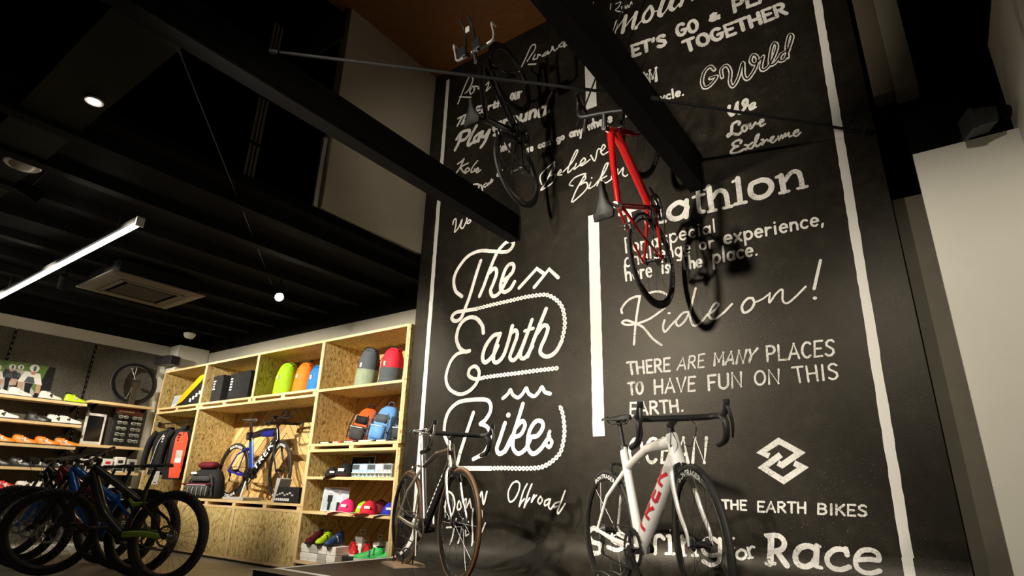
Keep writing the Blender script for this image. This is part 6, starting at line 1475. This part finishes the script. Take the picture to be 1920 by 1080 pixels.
rk = thing('sunglasses_rack', 'black rack of mirrored sunglasses with red header board', 'rack', wallM(3.60, 1.262, LX+.12, -3)); MB().rbox(-.19, .19, 0, .03, 0, .53, .004).build('back_board', 'matte_black', rk); MB().box(-.19, .19, -.003, 0, .44, .53).build('header', 'dark_red', rk, 0); MB().box(-.14, .06, -.0045, -.003, .475, .495).build('header_print', 'decal_white', rk, 0); MB().box(-.19, .19, -.10, .03, 0, .012).build('base', 'matte_black', rk, 0)
def sunglasses(label, M):
    o = thing('sunglasses', label, 'sunglasses', M, 'sunglasses on the rack')
    for s_ in (-1, 1): MB().blob((s_*.034, -.012, 0), (.032, .010, .021), 1, 1, 12, 6).build('lens', 'lens_mirror', o); MB().tube([V(s_*.066, -.008, .012), V(s_*.07, .05, .012)], .003, 5).build('temple', 'matte_black', o)
    MB().tube(catmull([V(-.066, -.01, .018), V(-.03, -.022, .022), V(0, -.02, .014), V(.03, -.022, .022), V(.066, -.01, .018)], 3), .0035, 5).build('frame', 'plastic_white', o); return o
for c in range(2):
    for r_ in range(5): sunglasses(('top', 'second', 'middle', 'fourth', 'bottom')[r_]+' sunglasses in the '+('left', 'right')[c]+' column of the rack', wallM(3.60, 1.262, LX+.12, -3) @ Matrix.Translation((-.09+.18*c, -.055, .395-.08*r_)))
for c in range(2): 
    for r_ in range(5): pass
whl = thing('bicycle_wheelset', 'single black bicycle wheel standing on the pine wall shelf', 'wheel', Matrix.Translation((LX+.16, 3.54, 1.83+.311)) @ Matrix.Rotation(rad(90), 4, 'Z') @ Matrix.Rotation(rad(-8), 4, 'X') @ Matrix.Scale(.925, 4)); wheel(whl, Matrix.Identity(4), 'road', .336, 'rubber', 'gloss_black', .045, .0245, None, 20, .13)
ws = thing('wheel_prop', 'brown wooden prop behind the standing bicycle wheel', 'prop', Matrix.Translation((LX+.21, 3.54, 1.831))); MB().prism([(-.0, 0), (.03, 0), (.012, .33), (-.0, .33)], -.035, .035).build('post', 'dark_wood', ws, 0); MB().box(-.01, .012, -.05, .05, .25, .36).build('plate', 'matte_black', ws, 0)
sp = thing('wall_speaker', 'small black box speaker on the white corner column', 'speaker', T(-9.22, 3.88, 2.47, 14, 0, 0)); MB().rbox(-.17, .17, -.08, .08, 0, .13, .008).build('cabinet', 'matte_black', sp); MB().box(-.16, .16, -.083, -.08, .01, .12).build('grille', 'fab_black', sp, 0); MB().box(-.03, .03, .08, .1, .04, .09).build('bracket', 'black_steel', sp, 0)
# ================================================================== ceiling: lamps, air conditioner, detectors
led = thing('led_tube_lamp', 'long glowing LED tube lamp hung below the shop ceiling', 'lamp', T(-6.70, 1.60, 2.735)); MB().tube([V(-1.85, 0, 0), V(1.85, 0, 0)], .022, 10, ref=(0, 0, 1)).build('tube', 'led_tube', led); MB().box(-1.85, 1.85, -.03, .03, .022, .05).build('housing', 'black_steel', led, 0)
for x in (-1.87, 1.87): MB().box(min(x, x*.99), max(x, x*.99), -.03, .03, -.025, .05).build('end_cap', 'plastic_white', led, 0)
for x in (-1.4, 1.4): MB().tube([V(x, 0, .05), V(x, 0, .19)], .004, 6).build('suspension_wire', 'cable', led)
def spotlight(label, loc, tgt, glow='lamp_glow', s_=1):
    o = thing('track_spotlight', label, 'lamp', Matrix.Translation(loc) @ (Vector(tgt)-Vector(loc)).to_track_quat('-Z', 'Y').to_matrix().to_4x4())
    MB().lathe([(.001, .17), (.03, .165), (.042, .13), (.045, .02), (.052, .012), (.052, .004), (.046, .004), (.046, .02), (.001, .02)], 20).build('housing', 'black_steel', o); MB().lathe([(.001, .008), (.044, .008)], 20).build('lens', glow, o, 0)
    w0 = o.matrix_world.inverted(); st = thing('x', 'x', 'x'); bpy.data.objects.remove(st)
    MB().tube([w0 @ V(loc[0], loc[1], loc[2]+.0) + V(0, 0, .1), w0 @ V(loc[0], loc[1], 3.02)], .01, 6).build('stem', 'black_steel', o); return o
LB = ['track spotlight aimed at the hanging jackets', 'track spotlight aimed at the bicycle niche', 'track spotlight aimed at the right shelves', 'track spotlight aimed at the shoe shelves', 'dazzling track spotlight in front of the wooden shelving']
for (a, b_, p, an), lab in zip(SHOP, LB):
    spotlight('black '+lab if 'dazz' not in lab else lab, Vector(a)+(Vector(a)-Vector(b_)).normalized()*.05, b_)
def downlight(name, label, loc, r_, glow):
    o = thing(name, label, 'lamp', T(*loc)); MB().lathe([(r_*.75, .0), (r_, -.004), (r_*1.12, -.012), (r_*1.05, -.02), (r_*.8, -.016)], 24).build('trim_ring', 'plastic_white', o); MB().blob((0, 0, -.012), (r_*.78, r_*.78, r_*(.35 if glow == 'downlight_glow' else .42)), 1, 1, 20, 6, None, -PI/2, 0).build('glass', glow, o, 60)
downlight('downlight', 'small glowing round downlight under the wide cross beam', (-3.77, .845, 2.969), .045, 'downlight_glow')
downlight('dome_light', 'unlit round glass dome light under the cross beam at the left', (-5.06, .85, 2.968), .10, 'glass_dome')
sd = thing('smoke_detector', 'round pale smoke detector near the corner column', 'detector', T(-8.45, 3.77, 3.018)); MB().lathe([(.001, -.26), (.05, -.255), (.075, -.22), (.08, -.19), (.06, -.18), (.001, -.18)], 20).build('dome', 'plastic_white', sd, 60); MB().lathe([(.02, -.18), (.02, .0)], 10).build('stem', 'black_steel', sd)
ac = thing('air_conditioner', 'square ceiling air conditioner panel with dark grille', 'air conditioner', T(-6.97, 2.50, 2.80)); MB().rbox(-.42, .42, -.42, .42, .03, .2, .02).build('casing', 'deck_steel', ac)
mb = MB(); rings = [[V(sx*a, sy*a, z) for sx, sy in ((-1, -1), (1, -1), (1, 1), (-1, 1))] for a, z in ((.48, .03), (.48, .018), (.38, .0), (.33, .004), (.33, .03))]; mb.loft(rings, False); mb.build('panel', 'ac_panel', ac, 0)
MB().box(-.24, .24, -.24, .24, .0, .006).build('grille', 'fab_charcoal', ac, 0)
for s_ in (-1, 1):
    MB().box(-.31, .31, s_*.30-.022, s_*.30+.022, -.003, .004).build('louvre', 'ac_panel', ac, 0); MB().box(s_*.30-.022, s_*.30+.022, -.31, .31, -.003, .004).build('louvre', 'ac_panel', ac, 0)
for x, y in ((-.35, -.35), (.35, -.35), (.35, .35), (-.35, .35)): MB().tube([V(x, y, .2), V(x, y, .22)], .006, 6).build('hanger_rod', 'steel_dark', ac)
fl = thing('flood_lamp', 'black flood lamp head mounted at the top of the white partition', 'lamp', T(.50, 3.40, 2.66, 20) @ Matrix.Scale(.78, 4)); MB().prism([(-.11, -.09), (.02, -.06), (.03, .05), (-.09, .045)], -.07, .07).build('housing', 'matte_black', fl, 0); MB().box(-.13, -.10, -.075, .075, -.1, .05).build('visor', 'matte_black', fl, 0); MB().tube(catmull([V(.02, 0, .0), V(.06, 0, .02), V(.09, 0, .05), V(.10, 0, .02)], 4), .014, 8).build('arm', 'black_steel', fl); MB().lathe([(.05, 0), (.05, .02)], 14, Matrix.Translation((.10, 0, .03)) @ Matrix.Rotation(PI/2, 4, 'Y')).build('mount', 'black_steel', fl)
# slim lit channel upstairs
ch = thing('slatted_screen', 'slim pale slatted strip standing in the dark upper floor', 'screen', T(-4.12, 2.02, 3.12)); 
for k in range(3): MB().box(-.01, .01, -.05+.034*k, -.03+.034*k, 0, 1.55).build('slat', 'beige_shaded', ch, 0)
for z in (.3, .75, 1.2): MB().box(-.02, .012, -.06, .06, z, z+.03).build('cross_bar', 'black_steel', ch, 0)
